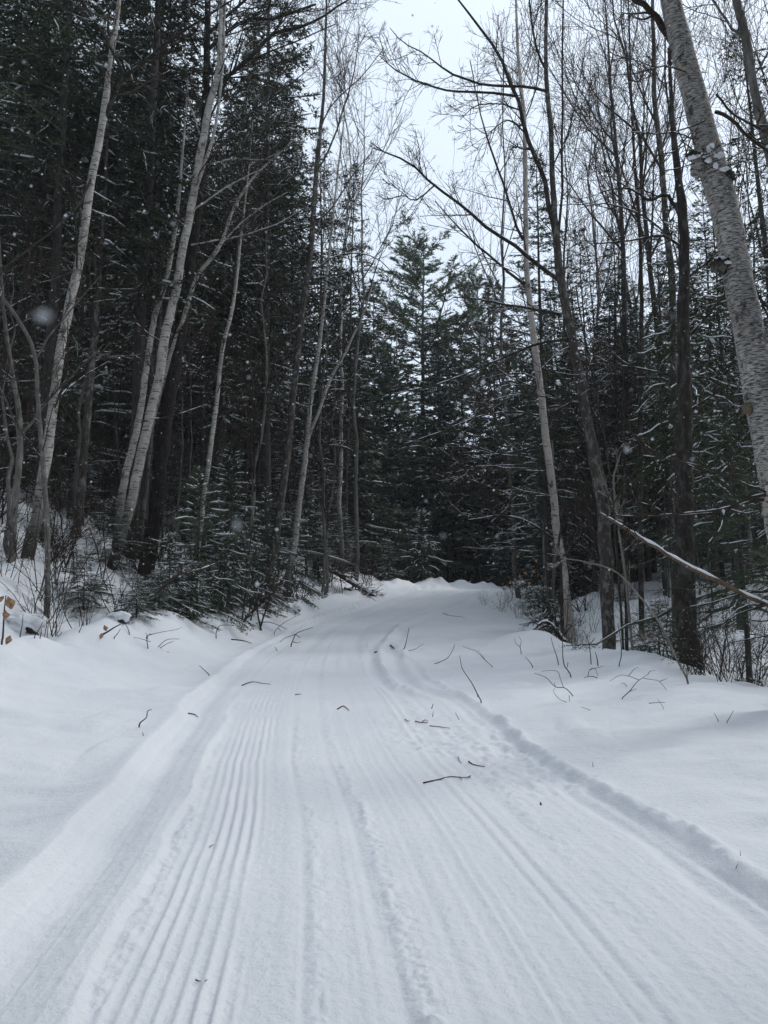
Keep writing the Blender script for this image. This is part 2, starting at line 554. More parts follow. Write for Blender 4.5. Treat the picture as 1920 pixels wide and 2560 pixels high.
def birch_material(name, pale, grey, dark, scale=1.0, marks=.5, low=None):
    m, nt, b = mat_base(name)
    big = noise_tex(nt, 1.0, mapping=(3, 3, 1.3), detail=4)
    c = ramp(nt, big.outputs[0], [(.35, grey), (.62, pale)])
    # short horizontal dashes
    ln = noise_tex(nt, 1.0, mapping=(13 * scale, 13 * scale, 95 * scale), detail=4, rough=.6)
    f1 = ramp(nt, ln.outputs[0], [(marks, g3(0)), (marks + .035, g3(.9))])
    c1 = mix(nt, f1.outputs[0], c.outputs[0], dark)
    # rough scars
    sc_ = noise_tex(nt, 1.0, mapping=(7, 7, 3.2), detail=7, rough=.72)
    f2 = ramp(nt, sc_.outputs[0], [(.57, g3(0)), (.64, g3(.9))])
    c2 = mix(nt, f2.outputs[0], c1, dark)
    # warm papery tinge
    tg = noise_tex(nt, 1.0, mapping=(4, 4, 9), detail=2)
    f3 = ramp(nt, tg.outputs[0], [(.5, g3(0)), (.75, g3(.35))])
    c3 = mix(nt, f3.outputs[0], c2, (.32, .24, .17))
    if low:
        t = nt.nodes.new('ShaderNodeTexCoord'); sp = nt.nodes.new('ShaderNodeSeparateXYZ')
        nt.links.new(t.outputs['Object'], sp.inputs[0])
        ad = node(nt, 'ShaderNodeMath', operation='ADD')
        nt.links.new(sp.outputs['Z'], ad.inputs[0]); nt.links.new(sc_.outputs[0], ad.inputs[1])
        f4 = ramp(nt, ad.outputs[0], [(0, g3(.85)), (1, g3(0))])
        mr = node(nt, 'ShaderNodeMapRange'); mr.inputs['From Min'].default_value = .7; mr.inputs['From Max'].default_value = low + 1.0
        nt.links.new(ad.outputs[0], mr.inputs['Value']); nt.links.new(mr.outputs[0], f4.inputs[0])
        c3 = mix(nt, f4.outputs[0], c3, dark)
    nt.links.new(c3, b.inputs['Base Color'])
    b.inputs['Roughness'].default_value = .8
    b.inputs['Specular IOR Level'].default_value = .2
    inv = node(nt, 'ShaderNodeMath', operation='ADD')
    nt.links.new(f1.outputs[0], inv.inputs[0]); nt.links.new(f2.outputs[0], inv.inputs[1])
    bp = node(nt, 'ShaderNodeBump', Strength=.8, Distance=.006)
    bp.invert = True
    nt.links.new(inv.outputs[0], bp.inputs['Height'])
    nt.links.new(bp.outputs[0], b.inputs['Normal'])
    return m


M_SNOW = snow_material('snow')
M_LOAD = snow_material('branch_snow', .5)
M_SPRUCE = needle_material('spruce_needles', (.027, .037, .025), (.064, .078, .047))
M_FIR = needle_material('fir_needles', (.030, .045, .028), (.070, .090, .050))
M_PINE = needle_material('pine_needles', (.055, .080, .050), (.10, .125, .075))
M_CEDAR = needle_material('cedar_sprays', (.022, .036, .014), (.055, .065, .022), (.075, .05, .018))
M_CONBARK = bark_material('conifer_bark', (.026, .023, .021), (.085, .077, .070), (.13, .13, .125), .4)
M_DARK = bark_material('dark_hardwood_bark', (.016, .013, .012), (.050, .042, .037), (.13, .13, .12), .45, 1.0, .012)
M_BLACK = bark_material('black_furrowed_bark', (.008, .007, .0065), (.030, .025, .023), (.06, .06, .055), .35, 1.0, .014)
M_MAPLE = bark_material('grey_mottled_bark', (.030, .026, .023), (.085, .074, .066), (.22, .21, .195), .7, 1.0, .01)
M_GREY = bark_material('smooth_grey_bark', (.08, .074, .068), (.16, .15, .138), (.27, .26, .245), .5, .5, .004)
M_TWIG = bark_material('twig_bark', (.024, .018, .015), (.068, .053, .043), None, 0, .3, .002)
M_REDTWIG = bark_material('red_twig_bark', (.05, .028, .022), (.10, .055, .042), None, 0, .3, .002)
M_PALETWIG = bark_material('pale_twig_bark', (.13, .115, .10), (.26, .24, .21), None, 0, .3, .002)
M_BIRCH = birch_material('birch_bark', (.48, .455, .42), (.28, .265, .245), (.045, .038, .034), .45, .56, low=1.2)
M_BIGBIRCH = birch_material('old_birch_bark', (.47, .45, .425), (.25, .24, .225), (.040, .036, .033), 1.25, .515)
M_CLEAN = birch_material('smooth_birch_bark', (.47, .42, .385), (.30, .27, .245), (.05, .04, .035), .35, .60)
M_WOOD = bark_material('bare_wood', (.09, .060, .040), (.21, .15, .10), (.08, .05, .035), .6, .5, .004)


def leaf_mat():
    m, nt, b = mat_base('dead_leaf')
    n = noise_tex(nt, 38, detail=5)
    c = ramp(nt, n.outputs[0], [(.35, (.13, .07, .035)), (.55, (.30, .18, .09)), (.75, (.44, .32, .20))])
    nt.links.new(c.outputs[0], b.inputs['Base Color'])
    b.inputs['Roughness'].default_value = .7
    return m


M_LEAF = leaf_mat()


def flake_mat():
    m = bpy.data.materials.new('snowflake'); m.use_nodes = True
    nt = m.node_tree; nt.nodes.clear()
    o = nt.nodes.new('ShaderNodeOutputMaterial'); mx = nt.nodes.new('ShaderNodeMixShader')
    d = nt.nodes.new('ShaderNodeBsdfDiffuse'); t = nt.nodes.new('ShaderNodeBsdfTranslucent')
    d.inputs[0].default_value = (.88, .90, .93, 1); t.inputs[0].default_value = (.88, .90, .93, 1)
    nt.links.new(d.outputs[0], mx.inputs[1]); nt.links.new(t.outputs[0], mx.inputs[2]); nt.links.new(mx.outputs[0], o.inputs[0])
    mx.inputs[0].default_value = .5
    return m


M_FLAKE = flake_mat()


# ============================================================ object helpers
def tag(o, label=None, cat=None, group=None, kind=None):
    if label: o['label'] = label
    if cat: o['category'] = cat
    if group: o['group'] = group
    if kind: o['kind'] = kind
    return o


def empty(name, loc):
    o = bpy.data.objects.new(name, None)
    o.empty_display_size = .3
    COL.objects.link(o)
    o.location = loc
    return o


def children_of(o):
    return KIDS.get(o.name, [])


KIDS = {}


def copy_thing(root):
    r = root.copy(); COL.objects.link(r)
    for ch in children_of(root):
        c = ch.copy(); COL.objects.link(c); c.parent = r
    return r


# ============================================================ the ground
def build_ground():
    ys = [-12, -9, -7, -5, -3.5, -2.4, -1.5, -.8, -.2, .3, .7, 1.0, 1.25, 1.45, 1.6]
    y = 1.7
    while y < 22:
        ys.append(y)
        y += max(y * y / 1250, .0055)
    while y < 420:
        ys.append(y)
        y += y * .02
    ys = np.array(ys)
    c = np.linspace(-.60, .64, 470)
    g = np.geomspace(.02, 9, 46)
    w = np.r_[(c[0] - g)[::-1], c, c[-1] + g]
    sc_ = np.maximum(ys, 1.9)
    X = sc_[:, None] * w[None]; Y = np.broadcast_to(ys[:, None], X.shape)
    Z = H(X, Y)
    V = np.stack([X, Y, Z], -1)
    nr, nc = X.shape
    # vertex normals of the whole sheet so that trail and banks meet without a seam
    du = np.gradient(V, axis=1); dv = np.gradient(V, axis=0)
    N = unit(np.cross(du, dv)).reshape(-1, 3)
    i = np.arange(nr - 1)[:, None] * nc; j = np.arange(nc - 1)[None]
    q = np.stack([i + j, i + j + 1, i + j + 1 + nc, i + j + nc], -1).reshape(-1, 4)
    cx = X.reshape(-1)[q].mean(1); cy_ = Y.reshape(-1)[q].mean(1)
    on = (np.abs(lateral(cx, cy_)) < 1.5) & (cy_ < 60) 
    V = V.reshape(-1, 3)
    for name, sel in (('trail', on), ('snow_ground', ~on)):
        fq = q[sel]
        used, inv = np.unique(fq, return_inverse=True)
        me = make_mesh(name, V[used], [inv.reshape(-1, 4)], M_SNOW, True, N[used])
        o = bpy.data.objects.new(name, me); COL.objects.link(o)
        tag(o, kind='structure')


build_ground()


# ============================================================ conifers
def conifer(seed, h, zb, rmax, nb, needle=.06, nwid=.017, tsp=.12, csp=.05, droop=.22, rise=(.0, .55), prof=.8,
            trunk_r=None, irregular=.25, snow=.3, snow_w=.014, tmax=.65, dead=0, bend=None, mat=M_SPRUCE, name='spruce_tree',
            snow_from=0.0):
    rs = np.random.RandomState(seed)
    tr = trunk_r or h * .0085 + .01
    tz = np.linspace(-.35, h, 14)
    tx = np.stack([.03 * h * .05 * np.cumsum(rs.normal(size=14)), .03 * h * .05 * np.cumsum(rs.normal(size=14)), tz], -1)
    if bend is not None:
        t = np.clip(tz / h, 0, 1)
        tx[:, 0] += bend * h * t ** 2; tx[:, 2] -= abs(bend) * h * .35 * t ** 3
    trr = tr * (1 - .93 * np.clip(tz / h, 0, 1)) * (1 + .35 * np.exp(-np.clip(tz, 0, 9) * 3))

    def at(z):
        return np.stack([np.interp(z, tz, tx[:, k]) for k in range(3)], -1)

    root = empty(name, (0, 0, 0))
    G = Geo().tubes(tx, trr, 9)
    # live branches
    q = (np.arange(nb) + rs.uniform(0, 1, nb)) / nb
    z = zb + (h * .985 - zb) * (1 - (1 - q) ** 1.15)
    rel = (z - zb) / (h - zb)
    L = rmax * ((1 - rel) ** prof * .93 + .07) * (1 + irregular * rs.normal(size=nb) * .6) * (.55 + .45 * np.clip(rel / .12, 0, 1))
    L = np.clip(L, .12, None)
    az = rs.uniform(0, 2 * np.pi, nb)
    el = rise[0] + (rise[1] - rise[0]) * rel + rs.normal(size=nb) * .10
    S = 7
    tt = np.linspace(0, 1, S)[None]
    hor = np.stack([np.cos(az), np.sin(az)], -1)
    base = at(z)
    dd = droop * (1 - .55 * rel)
    horiz = L[:, None] * tt * np.cos(el)[:, None]
    vert = L[:, None] * (np.sin(el)[:, None] * tt - dd[:, None] * tt ** 2 + .35 * dd[:, None] * tt ** 4)
    BP = np.stack([base[:, None, 0] + hor[:, :1] * horiz, base[:, None, 1] + hor[:, 1:] * horiz, base[:, None, 2] + vert], -1)
    BP[:, 1:] += rs.normal(size=(nb, S - 1, 3)) * (L * .018)[:, None, None]
    BR = np.clip(.012 * L[:, None] * (1 - .85 * tt) + .002, .002, .05)
    B = Geo().tubes(BP, BR, 3)
    if dead:
        zd = rs.uniform(h * .04, zb * 1.15, dead); ad = rs.uniform(0, 2 * np.pi, dead); Ld = rs.uniform(.4, 1.6, dead) * rmax * .5
        b0 = at(zd); e1 = np.stack([np.cos(ad), np.sin(ad), -rs.uniform(-.25, .45, dead)], -1)
        DP = b0[:, None] + e1[:, None] * (Ld[:, None] * np.linspace(0, 1, 4)[None])[..., None]
        DP[:, 2:, 2] -= (Ld * .12)[:, None]
        DR = np.linspace(1, .3, 4)[None] * (.006 + .004 * Ld[:, None])
        G.tubes(DP, DR, 3)
        p2, r2 = sprout(rs, DP, DR, 5, (.3, 1), (30, 60), Ld.mean() * .5, S=3, rf=.6, up=-.05, rmin=.002)
        G.tubes(p2, r2, 3)
    # twigs on both sides of each branch
    nt = np.maximum((L / tsp * 1.9).astype(int), 5)
    bi = np.repeat(np.arange(nb), nt)
    M = len(bi)
    t = rs.uniform(.10, 1.0, M) ** .85
    s = t * (S - 1); k = np.minimum(s.astype(int), S - 2); f = (s - k)[:, None]
    pos = BP[bi, k] * (1 - f) + BP[bi, k + 1] * f
    T = unit(BP[bi, k + 1] - BP[bi, k])
    side = rs.choice([-1, 1], M)[:, None] * unit(np.cross(T, np.array([0, 0, 1.])))
    a = np.radians(rs.uniform(28, 68, M))[:, None]
    d = unit(np.cos(a) * T + np.sin(a) * side + np.array([0, 0, 1.]) * (rs.normal(size=M) * .16 - .05 - .5 * droop)[:, None])
    TL = np.clip((.42 * L[bi] * (1 - t) + .10) * rs.uniform(.6, 1.2, M), .07, tmax)
    # needle clusters along each twig
    nc = np.maximum((TL / csp).astype(int), 2)
    ti = np.repeat(np.arange(M), nc * 2)
    K = len(ti)
    u = rs.uniform(0, 1.0, K)
    p = pos[ti] + d[ti] * (TL[ti] * u)[:, None]
    p[:, 2] -= .12 * TL[ti] * u * u
    sd = unit(np.cross(d[ti], np.array([0, 0, 1.])) * rs.choice([-1, 1], K)[:, None] + rs.normal(size=(K, 3)) * .38)
    aa = np.radians(rs.uniform(25, 60, K))[:, None]
    nd = unit(np.cos(aa) * d[ti] + np.sin(aa) * sd)
    nl = (needle * rs.uniform(.6, 1.35, K))[:, None]
    wv = unit(np.cross(nd, rs.normal(size=(K, 3)) + np.array([0, 0, 1.]) * .8)) * (nwid * rs.uniform(.6, 1.3, K))[:, None]
    tri = np.stack([p - wv * .5, p + wv * .5, p + nd * nl], 1).reshape(-1, 3)
    B.add(tri, [np.arange(K * 3).reshape(-1, 3)])
    G.obj('trunk', M_CONBARK, root)
    crown = B.obj('crown', mat, root, smooth=False)
    kids = [o for o in COL.objects if o.parent == root]
    if snow > 0:
        selm = rs.uniform(size=M) < snow * np.clip(.35 + 1.3 * vn(pos[:, 0] * 1.7 + seed, pos[:, 2] * 1.9 + pos[:, 1] * 1.7, seed), .05, 1.4)
        selm &= pos[:, 2] > snow_from
        sp = pos[selm]; sdv = d[selm]; sl = TL[selm]
        u0 = rs.uniform(.05, .5, len(sp)); u1 = u0 + rs.uniform(.25, .5, len(sp))
        um = (u0 + u1) / 2
        def q_(uu, up):
            r_ = sp + sdv * (sl * uu)[:, None]; r_[:, 2] += -.12 * sl * uu * uu + up; return r_
        PP = np.stack([q_(u0, .004), q_(um, .004 + snow_w * .5), q_(u1, .004)], 1)
        w = snow_w * rs.uniform(.4, 1.4, len(sp)) * np.where(rs.uniform(size=len(sp)) < .07, 2.4, 1.0)
        RR = np.stack([w * .35, w, w * .3], 1)
        Sg = Geo().tubes(PP, RR, 4)
        bsel = rs.uniform(size=nb) < snow * 1.6
        if bsel.any():
            bp = BP[bsel][:, 2:6].copy(); bp[..., 2] += snow_w * .6 + .01
            Sg.tubes(bp, np.ones(bp.shape[:2]) * snow_w * np.array([.5, 1.1, 1.0, .5])[None], 4)
        so = Sg.obj('snow', M_LOAD, root)
    KIDS[root.name] = [o for o in COL.objects if o.parent == root]
    return root


class Kind:
    """prototype: its first use is the prototype itself, later uses are copies"""
    def __init__(self, root, h):
        self.root, self.h, self.used = root, h, False

    def place(self, x, y, scale, rot, label, cat, group=None, tilt=(0, 0), sink=.0, z=None):
        if self.used:
            o = copy_thing(self.root)
        else:
            o = self.root; self.used = True
        o.location = (x, y, (hf(x, y) if z is None else z) - sink)
        o.scale = (scale[0], scale[0], scale[1]) if isinstance(scale, tuple) else (scale,) * 3
        o.rotation_euler = (tilt[0], tilt[1], rot)
        for k_ in ('label', 'category', 'group'):
            if k_ in o: del o[k_]
        tag(o, label, cat, group)
        return o


SPR = [Kind(conifer(11, 24, 5.5, 2.7, 225, .14, .050, .19, .085, .30, trunk_r=.17, dead=60, snow=.30, snow_w=.024, tmax=.8), 24),
       Kind(conifer(12, 21, 4.0, 2.4, 220, .135, .048, .18, .085, .26, trunk_r=.14, dead=60, snow=.32, snow_w=.024, tmax=.75), 21),
       Kind(conifer(13, 17, 4.5, 2.0, 170, .13, .045, .17, .08, .22, trunk_r=.11, dead=60, snow=.30, snow_w=.023, tmax=.7), 17),
       Kind(conifer(14, 19, 7.5, 2.1, 140, .13, .045, .17, .08, .34, trunk_r=.12, dead=80, snow=.28, snow_w=.023, tmax=.7), 19)]
FIR = [Kind(conifer(21, 9, .8, 1.7, 170, .085, .026, .15, .07, .25, (-.05, .6), trunk_r=.07, snow=.4, snow_w=.020, mat=M_FIR, name='fir_tree', irregular=.35), 9),
       Kind(conifer(22, 12, 1.4, 1.9, 190, .09, .028, .16, .075, .24, (-.05, .6), trunk_r=.09, snow=.35, snow_w=.020, mat=M_FIR, name='fir_tree', irregular=.35), 12)]
YOUNG = [Kind(conifer(31, 3.4, .15, 1.15, 110, .060, .019, .085, .036, .35, (-.15, .5), trunk_r=.03, snow=.42, snow_w=.013, mat=M_FIR, name='young_fir_tree', irregular=.6, tmax=.4), 3.4),
         Kind(conifer(32, 2.2, .05, .95, 95, .055, .018, .075, .034, .40, (-.2, .5), trunk_r=.022, snow=.42, snow_w=.013, mat=M_FIR, name='young_fir_tree', irregular=.65, tmax=.35), 2.2),
         Kind(conifer(33, 4.6, .3, 1.35, 125, .065, .020, .095, .042, .32, (-.2, .5), trunk_r=.04, snow=.42, snow_w=.014, mat=M_FIR, name='young_fir_tree', irregular=.65, tmax=.45), 4.6)]
CEDAR = [Kind(conifer(41, 10, 4.0, 1.9, 105, .08, .030, .17, .065, .50, (-.1, .35), trunk_r=.10, snow=.25, snow_w=.016, mat=M_CEDAR, name='cedar_tree', irregular=.6, dead=10), 10),
         Kind(conifer(42, 15, 4.5, 1.9, 110, .09, .034, .18, .075, .55, (-.1, .35), trunk_r=.14, snow=.25, snow_w=.018, mat=M_CEDAR, name='cedar_tree', irregular=.6, dead=16), 15)]
HEMLOCK = [Kind(conifer(51, 7, 2.3, 2.5, 95, .05, .014, .11, .042, .30, (-.15, .3), trunk_r=.07, snow=.24, snow_w=.012, mat=M_FIR, name='hemlock_tree', irregular=.5, tmax=.55, dead=8), 7)]
PINE = [Kind(conifer(61, 24, 12, 5.4, 74, .22, .055, .19, .062, -.40, (.05, .85), prof=.55, trunk_r=.22, snow=.08, snow_w=.03, mat=M_PINE, name='pine_tree', irregular=.5, dead=24, tmax=.75), 24)]
FAR = [Kind(conifer(62, 14, 1.2, 2.9, 170, .19, .080, .22, .11, .25, (-.05, .6), trunk_r=.12, snow=.2, snow_w=.03, irregular=.45, tmax=.8), 14),
       Kind(conifer(63, 15, 4.0, 2.6, 150, .19, .080, .22, .11, .30, (-.05, .6), trunk_r=.13, snow=.16, snow_w=.03, irregular=.5, tmax=.8, dead=40), 15),
       Kind(conifer(64, 13, .8, 2.7, 160, .19, .080, .22, .11, .22, (-.1, .55), trunk_r=.11, snow=.24, snow_w=.03, irregular=.55, tmax=.8, mat=M_FIR, name='fir_tree'), 13)]


def top_height(px, py, D):
    q = P(px, py, D)
    return q[0], q[2] - hf(q[0], D)


RS = np.random.RandomState(7)


def put(kind, px, top, D, label, cat='tree', group=None, wide=1.0, rot=None):
    x, hh = top_height(px, top, D)
    s = hh / kind.h
    return kind.place(x, D, (s ** .6 * wide, s), RS.uniform(0, 6.28) if rot is None else rot, label, cat, group,
                      tilt=(RS.normal() * .015, RS.normal() * .015))


# ---- trees the photo shows singly against the sky or at the edge
put(PINE[0], 1048, 615, 54, 'tall grey-green pine with upswept boughs rising above the forest where the trail bends', wide=1.3, rot=.6)
put(PINE[0], 1195, 690, 60, 'thin pale green pine top standing just behind the dark fir right of the tall pine', wide=.75, rot=2.2)
put(FAR[0], 1228, 700, 50, 'dense dark fir with a ragged pointed top right of the tall pine', wide=1.25)
put(FAR[2], 935, 690, 46, 'dark fir left of the tall pine at the trail bend', wide=1.05)
put(FAR[0], 855, 705, 40, 'dark fir beside the left forest wall below the open sky', wide=1.0)
put(FAR[2], 1110, 870, 49, 'small dark fir standing below the tall pine at the end of the trail', wide=1.2)
put(FAR[2], 985, 900, 47, 'bluish fir standing low in the middle of the forest at the trail end', wide=1.3)
put(FAR[0], 1330, 905, 50, 'fir partly hidden behind the pale straight birch right of the trail', wide=1.2)
put(SPR[0], 700, -330, 25, 'tallest dark spruce at the right edge of the left forest wall', wide=1.12)
put(SPR[1], 800, 330, 31, 'dark spruce whose boughs stick out into the sky below the tallest spruce', wide=.9)
put(SPR[1], 770, 180, 36, 'spruce close behind the tallest spruce of the left forest wall', wide=1.0)
put(FIR[0], 1590, 740, 25, 'spreading snow-dusted fir with pointed top between the dark stems on the right', wide=1.3)
put(CEDAR[1], 1905, 40, 15, 'cedar with hanging sprays at the upper right, behind the leaning birch', wide=1.0)
put(CEDAR[0], 1795, 560, 17.5, 'cedar with clumped hanging foliage close behind the leaning birch', wide=1.0)
put(CEDAR[0], 1672, 455, 13.6, 'sparse cedar with clumps of foliage right behind the thickest dark trunk', wide=.75)
put(CEDAR[1], 1960, 300, 12.5, 'cedar at the right edge, its clumps hanging over the leaning birch', wide=.8)
put(HEMLOCK[0], 1830, 1010, 12.2, 'hemlock spreading flat snow-dusted boughs over the fallen pole on the right', wide=1.0)
put(HEMLOCK[0], 1950, 1120, 9.8, 'low hemlock at the right edge below the leaning birch', wide=.75)
put(HEMLOCK[0], 1640, 1000, 21, 'hemlock with drooping boughs between the mottled trunk and the thick dark trunk', wide=.8)

for px, top, D, k, lab in ((880, 790, 46, 1, 'dark conifer in the closed wall between the left forest and the tall pine'), (1000, 830, 50, 0, 'dark conifer closing the gap just left of the tall pine stem'),
                           (1090, 800, 51, 2, 'fir closing the gap right under the crown of the tall pine'), (1160, 790, 53, 0, 'conifer in the tree wall between the tall pine and the dark ragged fir'),
                           (1295, 830, 52, 1, 'conifer in the tree wall right of the dark ragged fir'), (1365, 880, 48, 2, 'fir showing between the pale birch and the forked dark tree'),
                           (825, 690, 40, 0, 'dark conifer at the right foot of the left forest wall'), (1450, 900, 44, 0, 'dark conifer right of the forked tree far behind'), (945, 860, 45, 2, 'low broad fir at the left of the far trail end')):
    put(FAR[k], px, top, D, lab, wide=1.45)

# ---- young firs along the foot of the left bank
yf = [(505, 1165, 15.8, 0, 'young snow-dusted fir in front of the thin birch on the left bank'),
      (590, 1110, 18.5, 2, 'bushy young fir right of the thin birch, snow on its upper boughs'),
      (665, 1215, 21.5, 0, 'young fir with white clumps on its boughs left of the dark patched trunk'),
      (735, 1270, 25.0, 1, 'low young fir spreading over the bank beside the snowy trail edge'),
      (430, 1330, 14.2, 1, 'low fir at the foot of the thick black trunk'),
      (345, 1440, 12.4, 1, 'small round fir poking out of the snow under the paired birches'),
      (800, 1300, 30, 0, 'young fir just left of the fallen brush'),
      (560, 1330, 16.0, 1, 'small drooping fir at the edge of the open snow on the left'),
      (640, 1360, 20.5, 1, 'small dark fir nearest the trail below the bushy young fir'),
      (215, 1385, 12.6, 1, 'low fir between the peeling birch and the paired birches'),
      (250, 1440, 13.2, 1, 'low dark fir in front of the leaning brown trunk'),
      (400, 1420, 13.6, 1, 'rounded low fir just left of the thick black trunk foot'),
      (480, 1400, 14.6, 1, 'low fir between the black trunk and the thin white birch'),
      (120, 1300, 14.5, 0, 'young fir behind the peeling birch at far left'),
      (290, 1240, 14.8, 2, 'olive young fir in front of the paired birches'),
      (1640, 1500, 14.2, 1, 'small dark fir half buried beside the mottled trunk'),
      (1555, 1450, 21, 1, 'small fir far behind the mottled trunk on the right')]
for px, top, D, k, lab in yf:
    put(YOUNG[k], px, top, D, lab, wide=1.05)

# ---- forest that nothing tells apart
def scatter(n, xr, yr, kinds, hr, label, group, cond, mind=1.3, seed=1, wide=(.8, 1.15)):
    rs = np.random.RandomState(seed)
    pts = []
    tries = 0
    while len(pts) < n and tries < n * 60:
        tries += 1
        x = rs.uniform(*xr); y = rs.uniform(*yr)
        if not cond(x, y): continue
        if any((x - a) ** 2 + (y - b) ** 2 < mind ** 2 for a, b in pts): continue
        pts.append((x, y))
        k = kinds[rs.randint(len(kinds))]
        s = rs.uniform(*hr) / k.h
        k.place(x, y, (s ** .7 * rs.uniform(*wide), s), rs.uniform(0, 6.28), label, 'tree', group,
                tilt=(rs.normal() * .02, rs.normal() * .02))
    return pts


def lu(x, y):
    return float(lateral(np.array([x]), np.array([y]))[0])


def mg(y):
    return float(tab(MARG, y))


scatter(46, (-20, 3), (16, 38), SPR, (17, 26), 'dark snow-dusted spruce crowded on the hillside left of the trail',
        'spruces on the left hillside', lambda x, y: lu(x, y) < -1.6 - mg(y) - 1.9 and abs(x) < .62 * y + 1.5, 1.35, 101)
scatter(18, (-14, 0), (14.5, 26), [SPR[3], SPR[2]], (14, 20), 'slim dark spruce crowded on the hillside left of the trail',
        'slim spruces on the left hillside', lambda x, y: lu(x, y) < -1.6 - mg(y) - 1.0 and abs(x) < .62 * y + 1.0, 1.2, 102)
scatter(110, (-26, 40), (47, 82), FAR, (11, 16), 'dark conifer in the far forest behind the bend of the trail',
        'conifers behind the bend', lambda x, y: abs(x - 1) < .55 * y and not (abs(lu(x, y)) < 2.2 and y < 48), 1.6, 103, (1.1, 1.5))
scatter(30, (-8, 20), (46, 56), YOUNG, (2.5, 5), 'young snow-dusted fir at the dark end of the trail',
        'young firs at the trail end', lambda x, y: y > 46, 1.0, 108, (1.3, 1.8))
scatter(16, (-18, 0), (18, 34), FIR, (5, 10), 'mid-sized dark fir filling the gaps between trunks on the left hillside',
        'mid-sized firs on the left hillside', lambda x, y: lu(x, y) < -1.6 - mg(y) - .8 and abs(x) < .58 * y + 1.0, 1.3, 109, (1.0, 1.3))
scatter(20, (5, 20), (18, 36), FIR, (6, 11), 'mid-sized dark fir filling the gaps between trunks in the right woods',
        'mid-sized firs in the right woods', lambda x, y: y > 26 and lu(x, y) > 4.2 and x > .2 * y and x < .58 * y + 1.0, 1.4, 110, (1.0, 1.3))
scatter(46, (4, 24), (19, 40), SPR, (11, 15.5), 'dark spruce in the woods right of the trail',
        'spruces in the right woods', lambda x, y: y > 22 and lu(x, y) > 5.0 and x > .21 * y and x < .6 * y + 2, 1.5, 104)
scatter(16, (5, 16), (14, 26), CEDAR, (6, 9.5), 'cedar with hanging foliage in the woods right of the trail',
        'cedars in the right woods', lambda x, y: y > 19 and lu(x, y) > 5.2 and x > .36 * y and x < .6 * y + 2, 1.6, 105)
scatter(26, (-14, 10), (16, 40), YOUNG + FIR[:1], (2.2, 5.5), 'young fir growing in the shade under the tall conifers',
        'young firs under the trees', lambda x, y: (lu(x, y) < -1.9 - mg(y) or (lu(x, y) > 4.4 and y > 25)) and abs(x) < .55 * y, 1.3, 106, (1.0, 1.4))


# ============================================================ bare hardwoods (prototypes for the background)
def bare_tree(seed, h, r0, fork=.35, mat=M_DARK, name='bare_tree', spread=(18, 42), twmat=M_TWIG):
    rs = np.random.RandomState(seed)
    root = empty(name, (0, 0, 0))
    S = 16
    z = np.linspace(-.3, h, S)
    lean = rs.normal(size=2) * .04
    w = np.cumsum(rs.normal(size=(S, 2)), 0) * h * .006
    tp = np.stack([z * lean[0] + w[:, 0], z * lean[1] + w[:, 1], z], -1)[None]
    tr = (r0 * (1 - .93 * np.clip(z / h, 0, 1) ** .9))[None]
    G = Geo().tubes(tp, tr, 10)
    C = Geo()
    p1, r1 = sprout(rs, tp, tr, 12, (fork, .97), spread, h * .36, S=8, rf=.55, wig=.10, up=.10, shrink=.55, rmin=.013)
    C.tubes(p1, r1, 5)
    p2, r2 = sprout(rs, p1, r1, 6, (.2, 1), (20, 50), h * .15, S=6, rf=.55, wig=.13, up=.05, shrink=.45, rmin=.008)
    C.tubes(p2, r2, 3)
    p3, r3 = sprout(rs, p2, r2, 3, (.2, 1), (22, 55), h * .065, S=4, rf=.6, wig=.16, up=.05, shrink=.3, rmin=.0062)
    C.tubes(p3, r3, 3)
    p4, r4 = sprout(rs, p3, r3, 2, (.3, 1), (25, 55), h * .028, S=3, rf=.7, wig=.12, up=.03, shrink=.2, rmin=.005)
    C.tubes(p4, r4, 3)
    G.obj('trunk', mat, root)
    C.obj('crown', twmat, root)
    Sn = Geo()
    snow_lines(rs, Sn, p1, r1, .45, .6)
    snow_lines(rs, Sn, p2, r2, .22, .8)
    Sn.obj('snow', M_LOAD, root)
    KIDS[root.name] = [o for o in COL.objects if o.parent == root]
    return root


